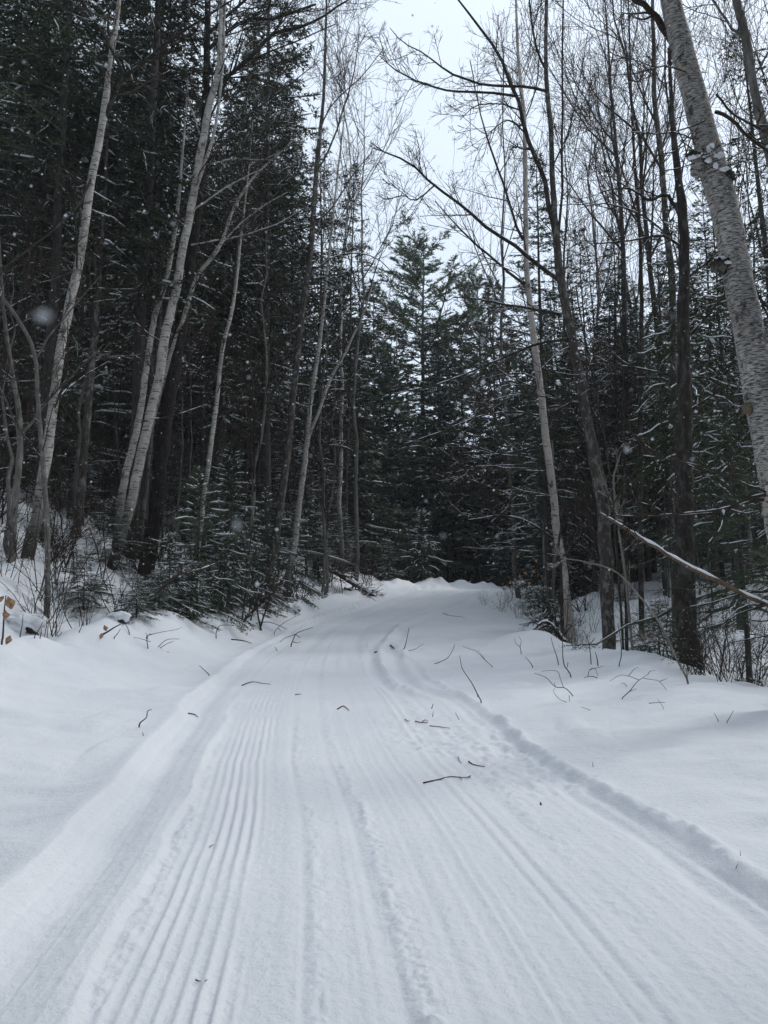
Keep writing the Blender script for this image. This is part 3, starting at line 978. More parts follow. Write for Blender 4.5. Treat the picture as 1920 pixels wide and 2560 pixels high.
BARE = [Kind(bare_tree(71, 16, .11), 16), Kind(bare_tree(72, 14, .08, .25, M_GREY), 14),
        Kind(bare_tree(73, 18, .13, .45), 18), Kind(bare_tree(74, 15, .085, .4, M_BIRCH, 'birch_tree', (14, 32)), 15)]
bl = [(1500, -260, 24, 2, 'bare dark hardwood behind the mottled trunk, its crown out of frame'),
      (1565, 40, 27, 0, 'bare hardwood with fine upward twigs left of the leaning birch'),
      (1640, -180, 21, 2, 'tall bare hardwood with dark stem just left of the leaning birch'),
      (1445, 130, 31, 1, 'grey bare hardwood seen in the gap right of the forked dark tree'),
      (1720, -60, 25, 0, 'bare hardwood right behind the leaning birch'),
      (1790, 60, 23, 3, 'slender birch behind the leaning birch, crown against the sky'),
      (1865, -120, 21, 0, 'bare hardwood between the leaning birch and the upper right trunk'),
      (1545, 240, 33, 3, 'slim birch far back with paired pale stems among the right hardwoods'),
      (1600, 330, 36, 1, 'thin grey hardwood far back above the spreading fir'),
      (1265, 60, 30, 1, 'fine-twigged grey hardwood behind the pale straight birch'),
      (1360, 250, 34, 0, 'bare hardwood far behind the forked dark tree'),
      (905, 150, 34, 1, 'thin grey hardwood against the sky at the edge of the left forest'),
      (865, 60, 33, 3, 'thin birch against the sky beside the tallest spruce'),
      (835, 350, 28, 1, 'thin hardwood mixed with the boughs of the left forest edge'),
      (1480, 520, 40, 0, 'low bare hardwood far back right of the forked dark tree'),
      (1900, 300, 18, 1, 'grey hardwood below the cedar at the upper right'),
      (640, 500, 19, 1, 'bare grey hardwood in front of the dark left spruces'),
      (240, 420, 15.5, 1, 'bare grey hardwood with snow-lined twigs beside the peeling birch'),
      (960, 960, 46, 1, 'small bare hardwood in front of the firs at the trail end'),
      (1190, 1000, 47, 0, 'small bare tree with wide twigs in front of the dark fir'),
      (815, 900, 27, 1, 'small bare tree leaning over the fallen brush left of the trail'),
      (60, 620, 12.5, 1, 'bare young hardwood at the far left in front of the spruces')]
for px, top, D, k, lab in bl:
    put(BARE[k], px, top, D, lab)


SMALL = [Kind(bare_tree(75, 7, .035, .12, M_GREY, 'bare_sapling', (35, 75)), 7), Kind(bare_tree(76, 6, .03, .10, M_MAPLE, 'bare_sapling', (40, 85)), 6)]
scatter(40, (-14, -1), (13, 32), SMALL, (4.5, 9), 'bare sapling with snow-lined twigs among the dark trunks left of the trail',
        'bare saplings in the left forest', lambda x, y: lu(x, y) < -1.6 - mg(y) - .3 and abs(x) < .58 * y + .5, .8, 120)
scatter(24, (3, 13), (14, 36), SMALL, (4.5, 8.5), 'bare sapling with snow-lined twigs in the woods right of the trail',
        'bare saplings in the right woods', lambda x, y: x > .25 * y and lu(x, y) > 4.6 and abs(x) < .56 * y + .5, .9, 121)
scatter(16, (-3, 16), (45, 56), SMALL, (5, 9), 'bare sapling at the far end of the trail in front of the dark conifers',
        'bare saplings at the trail end', lambda x, y: abs(lu(x, y)) > 2.3, .9, 122)


# ---- shrubs of bare stems
def shrub(seed, h, n, mat=M_TWIG, spread=35):
    rs = np.random.RandomState(seed)
    root = empty('bare_shrub', (0, 0, 0))
    b = np.stack([rs.normal(size=n) * .12, rs.normal(size=n) * .12, np.full(n, -.15)], -1)
    a = np.radians(rs.uniform(3, spread, n)); az = rs.uniform(0, 6.28, n)
    d = np.stack([np.sin(a) * np.cos(az), np.sin(a) * np.sin(az), np.cos(a)], -1)
    L = h * rs.uniform(.5, 1.1, n)
    pts = [b]
    for i in range(7):
        d = unit(d + rs.normal(size=(n, 3)) * .10 + np.array([0, 0, .02]))
        pts.append(pts[-1] + d * (L / 7)[:, None])
    p1 = np.stack(pts, 1); r1 = np.linspace(.011, .0045, 8)[None] * rs.uniform(.7, 1.3, n)[:, None]
    G = Geo().tubes(p1, r1, 4)
    p2, r2 = sprout(rs, p1, r1, 6, (.25, 1), (25, 60), h * .28, S=5, rf=.65, wig=.16, up=.03, rmin=.0042)
    G.tubes(p2, r2, 3)
    p3, r3 = sprout(rs, p2, r2, 3, (.3, 1), (25, 60), h * .10, S=3, rf=.7, wig=.14, rmin=.0034)
    G.tubes(p3, r3, 3)
    G.obj('stem', mat, root)
    Sn = Geo(); snow_lines(rs, Sn, p2, r2, .3, .8); Sn.obj('snow', M_LOAD, root)
    KIDS[root.name] = [o for o in COL.objects if o.parent == root]
    return root


SHRUB = [Kind(shrub(81, 2.2, 7), 2.2), Kind(shrub(82, 1.4, 9, M_TWIG, 55), 1.4), Kind(shrub(83, 3.0, 6, M_TWIG, 40), 3.0)]


def scatter_shrubs(n, xr, yr, hr, label, group, cond, seed):
    rs = np.random.RandomState(seed)
    c = 0; tries = 0
    while c < n and tries < 4000:
        tries += 1
        x = rs.uniform(*xr); y = rs.uniform(*yr)
        if not cond(x, y): continue
        k = SHRUB[rs.randint(3)]
        k.place(x, y, rs.uniform(*hr) / k.h, rs.uniform(0, 6.28), label, 'shrub', group)
        c += 1


scatter_shrubs(40, (-10, -2), (11, 26), (1.0, 3.2), 'leafless dark shrub tangled among the trunks on the left bank',
               'bare shrubs on the left bank', lambda x, y: lu(x, y) < -1.7 - mg(y) + .3 and x > -.6 * y, 201)
scatter_shrubs(30, (-9, -2.5), (11, 17), (.8, 2.6), 'leafless twiggy shrub at the front of the left bank',
               'twiggy shrubs at the front of the left bank', lambda x, y: lu(x, y) < -1.75 - mg(y) and x > -.58 * y, 207)
scatter_shrubs(34, (4, 12), (9.5, 26), (.8, 2.6), 'leafless dark shrub in the hollow right of the trail',
               'bare shrubs on the right', lambda x, y: lu(x, y) > 5.4 and x < .58 * y, 202)
scatter_shrubs(18, (4.2, 7.5), (8.2, 12.5), (.8, 1.9), 'leafless dark shrub at the drop behind the right snowbank',
               'bare shrubs behind the right snowbank', lambda x, y: 4.9 < lu(x, y) < 7 and x < .6 * y, 208)
scatter_shrubs(20, (-3, 8), (26, 40), (1.0, 2.6), 'leafless shrub at the far end of the trail',
               'bare shrubs at the trail end', lambda x, y: lu(x, y) < -2.2 or lu(x, y) > 3.2, 203)
for px, py, hh, lab in ((1255, 1530, 1.3, 'clump of thin upright bare stems where the right bank meets the trail bend'),
                        (1300, 1545, 1.1, 'bare twiggy shrub just left of the bent fir'),
                        (1210, 1515, .9, 'low bare shrub farthest back on the right snowbank'),
                        (1440, 1625, .8, 'small bare shrub between the pale birch and the mottled trunk')):
    q = hit(px, py)
    SHRUB[0].place(q[0], q[1], hh / 2.2, RS.uniform(0, 6), lab, 'shrub')


# ============================================================ trees traced one by one
def w3(pts, D):
    """(px, py, width_px[, depth offset]) rows -> x, y, z, r"""
    out = []
    for p in pts:
        dd = D + (p[3] if len(p) > 3 else 0)
        q = P(p[0], p[1], dd)
        out.append([*q, p[2] * (1.0 if D < 9 else .9) / 2 / F * dd])
    return np.array(out)


def traced(name, label, D, trunk, limbs=(), mat=M_DARK, sides=12, twig=None, twmat=M_TWIG, snow=.5, seed=0, limb_mat=None,
           ground=True, tlen=1.2, tbias=None, n1=7, len1=1.4, n2=5, up=.05, trunk_twigs=0, cat='tree', group=None, rough=.04, limb_n=9, tt=(.3, 1), base_r=1.35):
    rs = np.random.RandomState(seed + 1000)
    A = w3(trunk, D)
    if ground:
        b = A[0].copy()
        dirn = (A[1] - A[0])[:3]; dirn = dirn / max(dirn[2], .1)
        zg = hf(b[0], b[1])
        for _ in range(3):
            bx = b[0] + dirn[0] * (zg - .25 - b[2]) * .5; zg = hf(bx, b[1])
        if b[2] > zg - .15:
            bb = np.array([bx, b[1], zg - .3, b[3] * base_r])
            if b[2] - zg > .5:
                mid = (b * .25 + bb * .75); mid[2] = zg + .35; mid[3] = b[3] * 1.08
                A = np.vstack([bb, mid, A])
            else:
                A = np.vstack([bb, A])
        else:
            A = A[A[:, 2] > zg - .5] if (A[:, 2] > zg - .5).sum() > 2 else A
    origin = A[0, :3].copy(); origin[2] = max(hf(origin[0], origin[1]), origin[2])
    n = max(16, min(60, int(len(A) * 6)))
    T = spline(A, n)
    T[:, :2] += rs.normal(size=(n, 2)) * (T[:, 3:4] * rough * 2)
    T[:, 3] *= 1 + rough * rs.normal(size=n)
    root = empty(name, origin)
    g = Geo().tubes(T[:, :3], T[:, 3], sides)
    g.obj('trunk', mat, root, origin)
    Pl, Rl = [], []
    for lb in limbs:
        B = w3(lb, D)
        L = spline(B, limb_n if len(lb) < 5 else 14)
        L[1:, :3] += rs.normal(size=(len(L) - 1, 3)) * L[1:, 3:4] * .35
        Geo().tubes(L[:, :3], L[:, 3], 7).obj('branch', limb_mat or mat, root, origin)
        L2 = spline(L, 14)
        Pl.append(L2[:, :3]); Rl.append(L2[:, 3])
    C = Geo(); Sn = Geo(); ncr = 0
    if trunk_twigs:
        tq = T[None]
        p0, r0 = sprout(rs, tq[..., :3], tq[..., 3], trunk_twigs, tt, (45, 85) if tbias else (35, 75), len1 * tlen, S=8, rf=.28, wig=.10, up=up, rmin=.0075, bias=tbias)
        p0 = p0; r0 = np.minimum(r0, .016)
        C.tubes(p0, r0, 4); ncr += 1
        p2, r2 = sprout(rs, p0, r0, n2 + 1, (.2, 1), (22, 55), len1 * .45, S=5, rf=.6, wig=.14, up=up * .5, rmin=.0052)
        C.tubes(p2, r2, 3)
        p3, r3 = sprout(rs, p2, r2, 3, (.2, 1), (22, 55), len1 * .22, S=4, rf=.7, wig=.15, up=.02, rmin=.0042)
        C.tubes(p3, r3, 3)
        snow_lines(rs, Sn, p0, r0, snow, .7); snow_lines(rs, Sn, p2, r2, snow * .5, .8)
    if Pl:
        Pl = np.stack(Pl); Rl = np.stack(Rl)
        snow_lines(rs, Sn, Pl, Rl, snow, .75)
        if n1:
            p1, r1 = sprout(rs, Pl, Rl, n1, (.12, 1), (25, 60), len1, S=7, rf=.5, wig=.12, up=up, shrink=.4, rmin=.0075)
            r1 = np.minimum(r1, .02)
            C.tubes(p1, r1, 4); ncr += 1
            p2, r2 = sprout(rs, p1, r1, n2, (.2, 1), (25, 55), len1 * .42, S=5, rf=.6, wig=.14, up=up * .6, rmin=.0052)
            C.tubes(p2, r2, 3)
            p3, r3 = sprout(rs, p2, r2, 3, (.25, 1), (25, 55), len1 * .20, S=4, rf=.75, wig=.16, up=.03, rmin=.0042)
            C.tubes(p3, r3, 3)
            snow_lines(rs, Sn, p1, r1, snow * .7, .8); snow_lines(rs, Sn, p2, r2, snow * .3, .9)
    if ncr:
        C.obj('crown', twmat, root, origin)
    if Sn.v and snow > 0:
        Sn.obj('snow', M_LOAD, root, origin)
    tag(root, label, cat, group)
    return root, T, origin


# ---- left side
traced('birch_tree', 'pale birch with peeling bark and a dark upper fork, nearest the left edge', 13.0,
       [(48, 1560, 44), (57, 1490, 41), (69, 1400, 37), (98, 1255, 31), (124, 1081, 28), (139, 966, 27), (153, 868, 25), (185, 712, 25),
        (211, 579, 24), (226, 463, 22), (249, 347, 21), (272, 191, 18), (286, 87, 15), (298, 0, 12), (318, -220, 8), (330, -420, 4)],
       [[(258, 300, 14), (285, 250, 14), (312, 191, 12, -.3), (370, 145, 9, -.6), (498, 52, 7, -1.0), (590, -5, 4, -1.2)],
        [(312, 191, 11, -.3), (265, 100, 8, -.5), (205, 0, 6, -.7), (150, -120, 3, -.8)],
        [(231, 440, 7), (190, 520, 5, -.5), (90, 610, 4, -1.2), (0, 676, 3.5, -1.8)]],
       M_BIRCH, 16, seed=1, limb_mat=M_DARK, n1=8, len1=1.6, trunk_twigs=7, tt=(.15, .8))
traced('grey_tree', 'crooked slim grey stem standing just right of the peeling birch', 11.8,
       [(116, 1560, 15), (119, 1440, 15), (119, 1342, 15), (113, 1230, 14), (104, 1120, 13), (95, 1000, 12), (85, 880, 11), (40, 790, 10), (-15, 710, 9), (-80, 560, 6)],
       [[(88, 900, 6), (130, 830, 5), (190, 760, 4), (250, 690, 2)]], M_GREY, 10, seed=2, n1=8, trunk_twigs=6, tt=(.2, .9))
traced('grey_tree', 'grey stem leaning at the very left edge, left of the peeling birch', 12.4,
       [(18, 1560, 24), (26, 1460, 22), (35, 1300, 18), (50, 1130, 17), (46, 1020, 15), (30, 930, 13), (12, 800, 10), (0, 640, 7), (-10, 450, 4)],
       [[(50, 1100, 10), (90, 1040, 9), (130, 990, 8), (190, 930, 6), (260, 860, 3)], [(48, 1090, 5), (15, 1000, 4), (-20, 930, 3)]],
       M_GREY, 10, seed=3, n1=9, trunk_twigs=6)
traced('birch_tree', 'tall pale birch, the brighter stem of the pair on the left bank', 15.0,
       [(255, 1510, 36), (270, 1460, 33), (295, 1371, 29), (324, 1267, 27), (359, 1110, 26), (394, 954, 26), (411, 850, 25), (434, 752, 24), (457, 625, 23),
        (480, 509, 22), (503, 376, 22), (524, 260, 20), (547, 174, 17), (552, 58, 14), (556, -60, 10), (565, -300, 5)],
       [[(482, 500, 10), (510, 420, 10), (535, 330, 9), (548, 250, 8), (560, 150, 7), (562, 20, 5), (580, -120, 3)],
        [(466, 560, 6), (475, 535, 5), (520, 500, 5), (580, 460, 4), (660, 420, 2)],
        [(478, 612, 5), (530, 603, 4), (600, 590, 4), (690, 560, 3), (760, 520, 2)],
        [(500, 335, 6), (485, 290, 6), (470, 240, 5), (468, 195, 4)],
        [(527, 410, 4), (590, 396, 4), (650, 400, 3), (700, 380, 2)]],
       M_BIRCH, 14, seed=4, n1=8, trunk_twigs=8, tt=(.1, .8))
traced('birch_tree', 'greyer birch stem just left of the bright paired birch', 15.6,
       [(262, 1500, 24), (285, 1400, 22), (312, 1197, 21), (347, 1052, 19), (366, 920, 18), (385, 800, 16), (417, 694, 14), (440, 560, 11), (455, 400, 8), (470, 200, 4)],
       [], M_BIRCH, 12, seed=5, trunk_twigs=9, tt=(.3, .95))
traced('birch_tree', 'slender birch leaning right from behind the bright paired birch', 15.9,
       [(300, 1480, 20), (330, 1290, 18), (359, 1140, 16), (399, 983, 15), (434, 867, 14), (463, 781, 13), (492, 694, 12), (550, 613, 11), (584, 521, 9), (637, 440, 7), (715, 368, 4)],
       [[(545, 618, 5), (600, 560, 4), (650, 520, 3), (720, 480, 2)]], M_BIRCH, 12, seed=6, trunk_twigs=9, tt=(.4, .95))
traced('dark_tree', 'thick black furrowed trunk right of the paired birches', 16.0,
       [(352, 1490, 46), (370, 1390, 44), (388, 1300, 41), (405, 1140, 40), (428, 966, 38), (448, 850, 36), (470, 694, 32), (493, 520, 28), (512, 300, 24), (518, 100, 20), (520, -100, 15), (520, -300, 8)],
       [[(515, 130, 12), (590, 60, 10), (690, 45, 9), (790, 10, 6)], [(512, 240, 12), (620, 150, 11), (690, 80, 10), (740, 72, 9), (800, 45, 7), (870, 0, 5)], [(516, 90, 10), (600, 10, 8), (660, -40, 5)], [(517, 60, 7), (460, 20, 6), (400, -60, 4)],
        [(505, 340, 6), (580, 180, 6), (650, 140, 5), (760, 95, 4), (840, 60, 3)], [(500, 420, 5), (560, 330, 4), (660, 260, 4), (800, 150, 2)]],
       M_BLACK, 16, seed=7, n1=15, len1=1.9, trunk_twigs=8, limb_mat=M_DARK)
traced('grey_tree', 'straight grey trunk squeezed between the paired birches and the black trunk', 16.6,
       [(336, 1490, 20), (345, 1380, 19), (359, 1255, 18), (376, 1081, 17), (388, 950, 15), (400, 800, 12), (410, 600, 9)],
       [], M_GREY, 10, seed=8, trunk_twigs=8)
traced('dark_tree', 'leaning brown trunk between the peeling birch and the paired birches', 15.0,
       [(160, 1500, 30), (172, 1450, 28), (191, 1342, 25), (205, 1197, 23), (222, 1000, 20), (240, 800, 17), (255, 600, 13), (270, 300, 7)],
       [], M_MAPLE, 12, seed=9, trunk_twigs=10)
traced('birch_tree', 'thin straight white birch among the young firs on the left', 16.8,
       [(483, 1480, 16), (489, 1429, 15), (506, 1278, 13.5), (524, 1140, 13), (541, 1012, 12.5), (556, 873, 11), (579, 781, 10), (593, 683, 9), (605, 567, 7), (620, 440, 5), (632, 300, 3)],
       [], M_BIRCH, 10, seed=10, trunk_twigs=10, tt=(.35, .95), len1=1.1)
traced('dark_tree', 'slim dark trunk with pale bark patches rising at the edge of the left forest', 21.0,
       [(672, 1440, 26), (694, 1307, 23), (718, 1140, 21), (735, 966, 19), (752, 810, 18), (775, 637, 16), (793, 405, 14), (808, 250, 10), (814, 100, 8), (818, -80, 5)],
       [[(790, 430, 6), (820, 380, 6), (850, 300, 5), (885, 180, 4), (900, 60, 2)], [(800, 330, 5), (830, 260, 4), (905, 190, 3), (960, 120, 2)],
        [(780, 560, 5), (830, 520, 4), (880, 440, 4), (930, 380, 2)], [(770, 690, 5), (840, 640, 4), (930, 640, 3), (1000, 700, 2)]],
       M_MAPLE, 12, seed=11, n1=9, trunk_twigs=8, tt=(.3, .9))
traced('birch_tree', 'white birch with a curved second stem near the fallen brush', 24.5,
       [(722, 1440, 20), (735, 1370, 18), (747, 1267, 17), (764, 1140, 15), (778, 995, 13), (793, 900, 12), (808, 780, 10), (822, 640, 8), (840, 470, 6), (860, 300, 4)],
       [[(770, 1100, 9), (793, 1040, 9), (822, 954, 9), (850, 900, 8), (880, 850, 7), (910, 780, 5), (935, 700, 3)]],
       M_BIRCH, 12, seed=12, n1=9, trunk_twigs=10, tt=(.3, .95))

# ---- right side
traced('birch_tree', 'pale straight birch on the right with a dark crack low on its trunk', 17.5,
       [(1428, 1600, 30), (1422, 1560, 27), (1414, 1487, 24), (1406, 1405, 21), (1391, 1325, 21), (1382, 1226, 21), (1365, 1099, 21), (1354, 995, 20), (1339, 879, 19), (1327, 781, 17),
        (1316, 665, 15), (1314, 521, 14), (1313, 405, 13), (1310, 289, 12), (1296, 145, 9), (1290, 0, 7), (1285, -200, 4)],
       [[(1310, 709, 9), (1249, 660, 7), (1180, 602, 6), (1133, 555, 4), (1087, 503, 3)],
        [(1308, 600, 9), (1290, 560, 8), (1260, 470, 7), (1230, 380, 6), (1200, 280, 4), (1175, 150, 3)],
        [(1352, 1040, 5, .2), (1290, 1030, 5, -.4), (1200, 1040, 4, -.9), (1100, 1080, 3, -1.4), (1010, 1110, 2, -1.7)],
        [(1365, 1110, 5, .2), (1280, 1130, 4, -.5), (1190, 1140, 3, -1.0), (1120, 1130, 2, -1.4)],
        [(1378, 1180, 5, .2), (1300, 1175, 4, -.5), (1210, 1165, 3, -1), (1140, 1180, 2, -1.5)],
        [(1388, 1350, 6, .2), (1330, 1310, 5, -.5), (1260, 1290, 4, -1.1), (1170, 1300, 2, -1.6)],
        [(1370, 1240, 4, .2), (1290, 1240, 4, -.6), (1180, 1200, 3, -1.4)],
        [(1345, 930, 4, .2), (1400, 880, 4, .5), (1460, 850, 3, .9)],
        [(1312, 300, 4), (1340, 220, 4), (1350, 100, 3), (1352, -20, 2)]],
       M_CLEAN, 14, seed=20, n1=8, len1=1.6, limb_mat=M_TWIG, up=.0, snow=.75, trunk_twigs=22, tt=(.12, .8), tlen=1.7, tbias=(-2.2, -.6, 0))
traced('forked_tree', 'dark mottled hardwood that forks into several stems right of the trail', 14.0,
       [(1526, 1680, 38), (1524, 1640, 34), (1520, 1550, 35), (1518, 1487, 37), (1513, 1371, 36), (1507, 1255, 36), (1494, 1180, 36), (1474, 1081, 29), (1452, 966, 27), (1434, 860, 25),
        (1406, 723, 23), (1393, 620, 22), (1388, 550, 18), (1382, 463, 16), (1377, 318, 15), (1366, 203, 13), (1365, 58, 11), (1370, -100, 8), (1372, -300, 4)],
       [[(1392, 608, 16), (1377, 550, 15), (1359, 463, 14), (1336, 393, 13), (1313, 324, 12), (1290, 243, 11), (1243, 133, 9), (1191, 58, 7), (1140, -10, 5)],
        [(1395, 600, 8), (1400, 540, 8), (1406, 405, 7), (1406, 203, 6), (1408, 0, 5), (1412, -200, 3)],
        [(1368, 180, 8), (1345, 130, 7), (1328, 60, 6), (1322, -60, 4)],
        [(1397, 700, 13), (1319, 642, 11), (1249, 590, 10), (1180, 538, 9), (1087, 463, 7), (1018, 405, 6), (955, 378, 4), (925, 355, 2.5)],
        [(1367, 228, 9), (1319, 217, 8), (1249, 214, 7.5), (1191, 208, 7), (1122, 179, 6), (1064, 136, 4), (1006, 104, 3), (975, 70, 2)],
        [(1288, 240, 8), (1203, 231, 7), (1105, 223, 6), (1047, 203, 5), (995, 179, 4), (950, 140, 2.5)],
        [(1406, 787, 9), (1330, 773, 7), (1261, 761, 6), (1191, 747, 4), (1133, 744, 3)],
        [(1430, 850, 9), (1400, 851, 8), (1319, 868, 7), (1226, 910, 6), (1110, 955, 5), (985, 985, 2.5)],
        [(1087, 463, 5), (1040, 500, 4), (1010, 490, 3), (985, 493, 2)],
        [(1300, 275, 5), (1250, 260, 4), (1190, 265, 3), (1150, 300, 2)],
        [(1380, 420, 5), (1420, 330, 4), (1450, 200, 3), (1470, 80, 2)],
        [(1310, 330, 5), (1270, 300, 4), (1225, 330, 3)],
        [(1460, 1010, 5, .1), (1400, 1000, 4, -.3), (1300, 985, 3, -.7), (1200, 1010, 2, -1.1)]],
       M_MAPLE, 16, seed=21, n1=8, len1=1.15, n2=5, limb_mat=M_DARK, up=.06, snow=.45, base_r=1.05)
traced('dark_tree', 'thickest dark trunk at the edge of the right snowbank, furrowed and almost black', 11.3,
       [(1735, 1720, 72), (1728, 1660, 58), (1718, 1590, 54), (1715, 1515, 52), (1712, 1371, 49), (1709, 1197, 46), (1712, 1024, 40), (1709, 850, 36), (1707, 760, 33), (1712, 637, 29),
        (1706, 520, 25), (1690, 400, 20), (1680, 280, 14), (1672, 120, 8)],
       [[(1708, 560, 12), (1670, 490, 11), (1620, 500, 8), (1570, 470, 6), (1500, 480, 3)],
        [(1714, 700, 8), (1790, 640, 7), (1850, 620, 5)], [(1708, 620, 8), (1660, 590, 7), (1580, 600, 5), (1490, 610, 3)],
        [(1712, 950, 5), (1640, 930, 5), (1560, 915, 4), (1480, 910, 2)]],
       M_DARK, 18, seed=22, n1=7, trunk_twigs=4, base_r=1.5, limb_mat=M_DARK)
traced('dark_tree', 'straight slim dark stem that rises left of the leaning birch', 17.0,
       [(1600, 1600, 16), (1604, 1596, 15), (1602, 1429, 15), (1600, 1197, 14), (1602, 966, 13), (1604, 800, 12), (1600, 600, 10), (1585, 380, 8), (1575, 150, 6), (1570, -60, 3)],
       [], M_DARK, 10, seed=23, trunk_twigs=9, tt=(.3, .95))
traced('dark_tree', 'curving dark stem with many limbs just left of the leaning birch top', 15.0,
       [(1690, 1500, 22), (1686, 1200, 22), (1682, 900, 20), (1680, 700, 19), (1666, 579, 17), (1654, 405, 16), (1637, 260, 14), (1634, 120, 12), (1631, 0, 10), (1628, -250, 5)],
       [[(1660, 440, 8), (1610, 350, 7), (1560, 300, 6), (1500, 250, 4), (1440, 160, 3)], [(1650, 380, 7), (1680, 280, 6), (1690, 150, 4), (1695, 0, 3)],
        [(1636, 300, 6), (1590, 200, 5), (1560, 100, 4), (1550, -30, 3)], [(1668, 590, 6), (1610, 540, 5), (1520, 510, 4), (1450, 520, 2)]],
       M_MAPLE, 10, seed=24, n1=9, len1=1.3)
traced('sapling', 'thin straight dark sapling beside the mottled forked tree', 13.2,
       [(1567, 1665, 11), (1566, 1560, 10), (1565, 1430, 10), (1562, 1284, 9), (1560, 1100, 7), (1556, 900, 5), (1550, 760, 3)], [], M_DARK, 8, seed=25, trunk_twigs=8, len1=.8)
traced('sapling', 'crooked pale sapling just right of the mottled forked tree', 12.6,
       [(1586, 1670, 8), (1575, 1560, 8), (1562, 1429, 7), (1545, 1313, 6.5), (1534, 1209, 6), (1540, 1170, 5), (1553, 1128, 3)],
       [[(1545, 1310, 3), (1520, 1230, 3), (1490, 1150, 2)]], M_PALETWIG, 8, seed=26, twmat=M_PALETWIG, trunk_twigs=5, len1=.6, n1=4)
traced('sapling', 'long thin sapling leaning left from the right snowbank', 8.4,
       [(1726, 1779, 6), (1722, 1740, 5.5), (1718, 1700, 5), (1692, 1648, 5), (1650, 1560, 5), (1600, 1492, 4.5), (1540, 1430, 4), (1465, 1405, 3), (1400, 1395, 2)],
       [[(1718, 1700, 3), (1716, 1670, 2)]], M_PALETWIG, 7, seed=27, twmat=M_PALETWIG, trunk_twigs=4, len1=.35, n1=0, snow=.2)
traced('sapling', 'thin dark stem crossing in front of the mottled forked tree top', 13.0,
       [(1545, 1420, 7), (1530, 1250, 7), (1515, 1116, 6.5), (1481, 937, 6), (1463, 850, 5), (1448, 770, 4), (1440, 715, 4)], [], M_DARK, 8, seed=28, trunk_twigs=4, len1=.7)
traced('sapling', 'slim brown stem touching the foot of the pale straight birch', 16.6,
       [(1408, 1615, 11), (1405, 1540, 10), (1402, 1429, 9), (1396, 1375, 8), (1401, 1330, 6), (1408, 1270, 3)], [[(1404, 1400, 6), (1420, 1375, 4), (1450, 1340, 2)]], M_DARK, 8, seed=29, n1=4, len1=.5)
traced('sapling', 'forked slim trunk behind the bent fir on the right', 18.8,
       [(1375, 1570, 13), (1380, 1500, 11), (1386, 1400, 9), (1388, 1250, 7), (1380, 1100, 5)], [[(1377, 1540, 8), (1362, 1450, 7), (1356, 1300, 5)]], M_GREY, 8, seed=30, n1=4, trunk_twigs=6, len1=.8)
traced('grey_tree', 'mottled trunk leaning in at the upper right corner', 9.5,
       [(2090, 1700, 40), (2050, 1300, 38), (2000, 850, 34), (1955, 520, 30), (1915, 347, 27), (1897, 278, 26), (1880, 191, 25), (1863, 87, 24), (1840, 0, 22), (1800, -180, 16), (1770, -350, 8)],
       [[(1868, 100, 9), (1840, 80, 8), (1812, 45, 7), (1782, 0, 6), (1765, -60, 4)], [(1880, 200, 7), (1920, 130, 5), (1960, 60, 4)]],
       M_GREY, 14, seed=31, n1=6, len1=1.0)

# ---- the big leaning birch
big, T, big_o = traced('birch_tree', 'big leaning birch with speckled bark, snow-capped burls and a dark top limb', 7.0,
       [(2020, 1800, 92), (1990, 1560, 88), (1968, 1380, 84), (1948, 1240, 82), (1925, 1110, 80), (1902, 1000, 78), (1886, 900, 75), (1869, 810, 73), (1845, 694, 71), (1822, 567, 69),
        (1795, 460, 70), (1776, 400, 70), (1764, 345, 62), (1745, 275, 62), (1718, 174, 59), (1692, 70, 54), (1675, 0, 50), (1650, -120, 40), (1620, -300, 26), (1600, -450, 12)],
       [[(1700, 130, 26, .2), (1680, 95, 24, .2), (1654, 58, 19, .1), (1625, 23, 16, 0), (1582, -5, 14, -.1), (1530, -60, 10, -.2), (1480, -140, 5, -.3)],
        [(1790, 280, 10, .1), (1830, 300, 9, .3), (1870, 340, 8, .5), (1925, 385, 9, .8)],
        [(1790, 235, 6, .1), (1840, 290, 5, .2), (1915, 330, 4, .4)],
        [(1935, 1236, 9, -.1), (1890, 1240, 7, -.2), (1850, 1256, 5.5, -.3), (1790, 1275, 5, -.4), (1712, 1284, 4.5, -.6), (1625, 1287, 4, -.8), (1562, 1278, 3.5, -1.0)],
        [(1935, 1244, 9, -.1), (1850, 1262, 6, -.25), (1786, 1282, 5, -.4), (1655, 1290, 4.5, -.7), (1515, 1290, 3, -1.0)],
        [(1935, 1236, 8, -.1), (1900, 1225, 6, -.2), (1850, 1204, 5, -.4), (1760, 1168, 4, -.6), (1680, 1150, 3, -.8), (1608, 1139, 2, -1)],
        [(1765, 300, 5, -.1), (1720, 320, 4, -.3), (1650, 335, 3.5, -.6), (1580, 330, 2.5, -.8)],
        [(1715, 180, 4, -.1), (1660, 165, 4, -.3), (1580, 185, 3, -.6), (1500, 190, 2, -.8)],
        [(1790, 400, 4, .1), (1740, 380, 4, -.2), (1700, 350, 3, -.4)]],
       M_BIGBIRCH, 40, seed=33, n1=4, len1=.55, n2=3, limb_mat=M_TWIG, twmat=M_TWIG, snow=.45, rough=.012, ground=True)


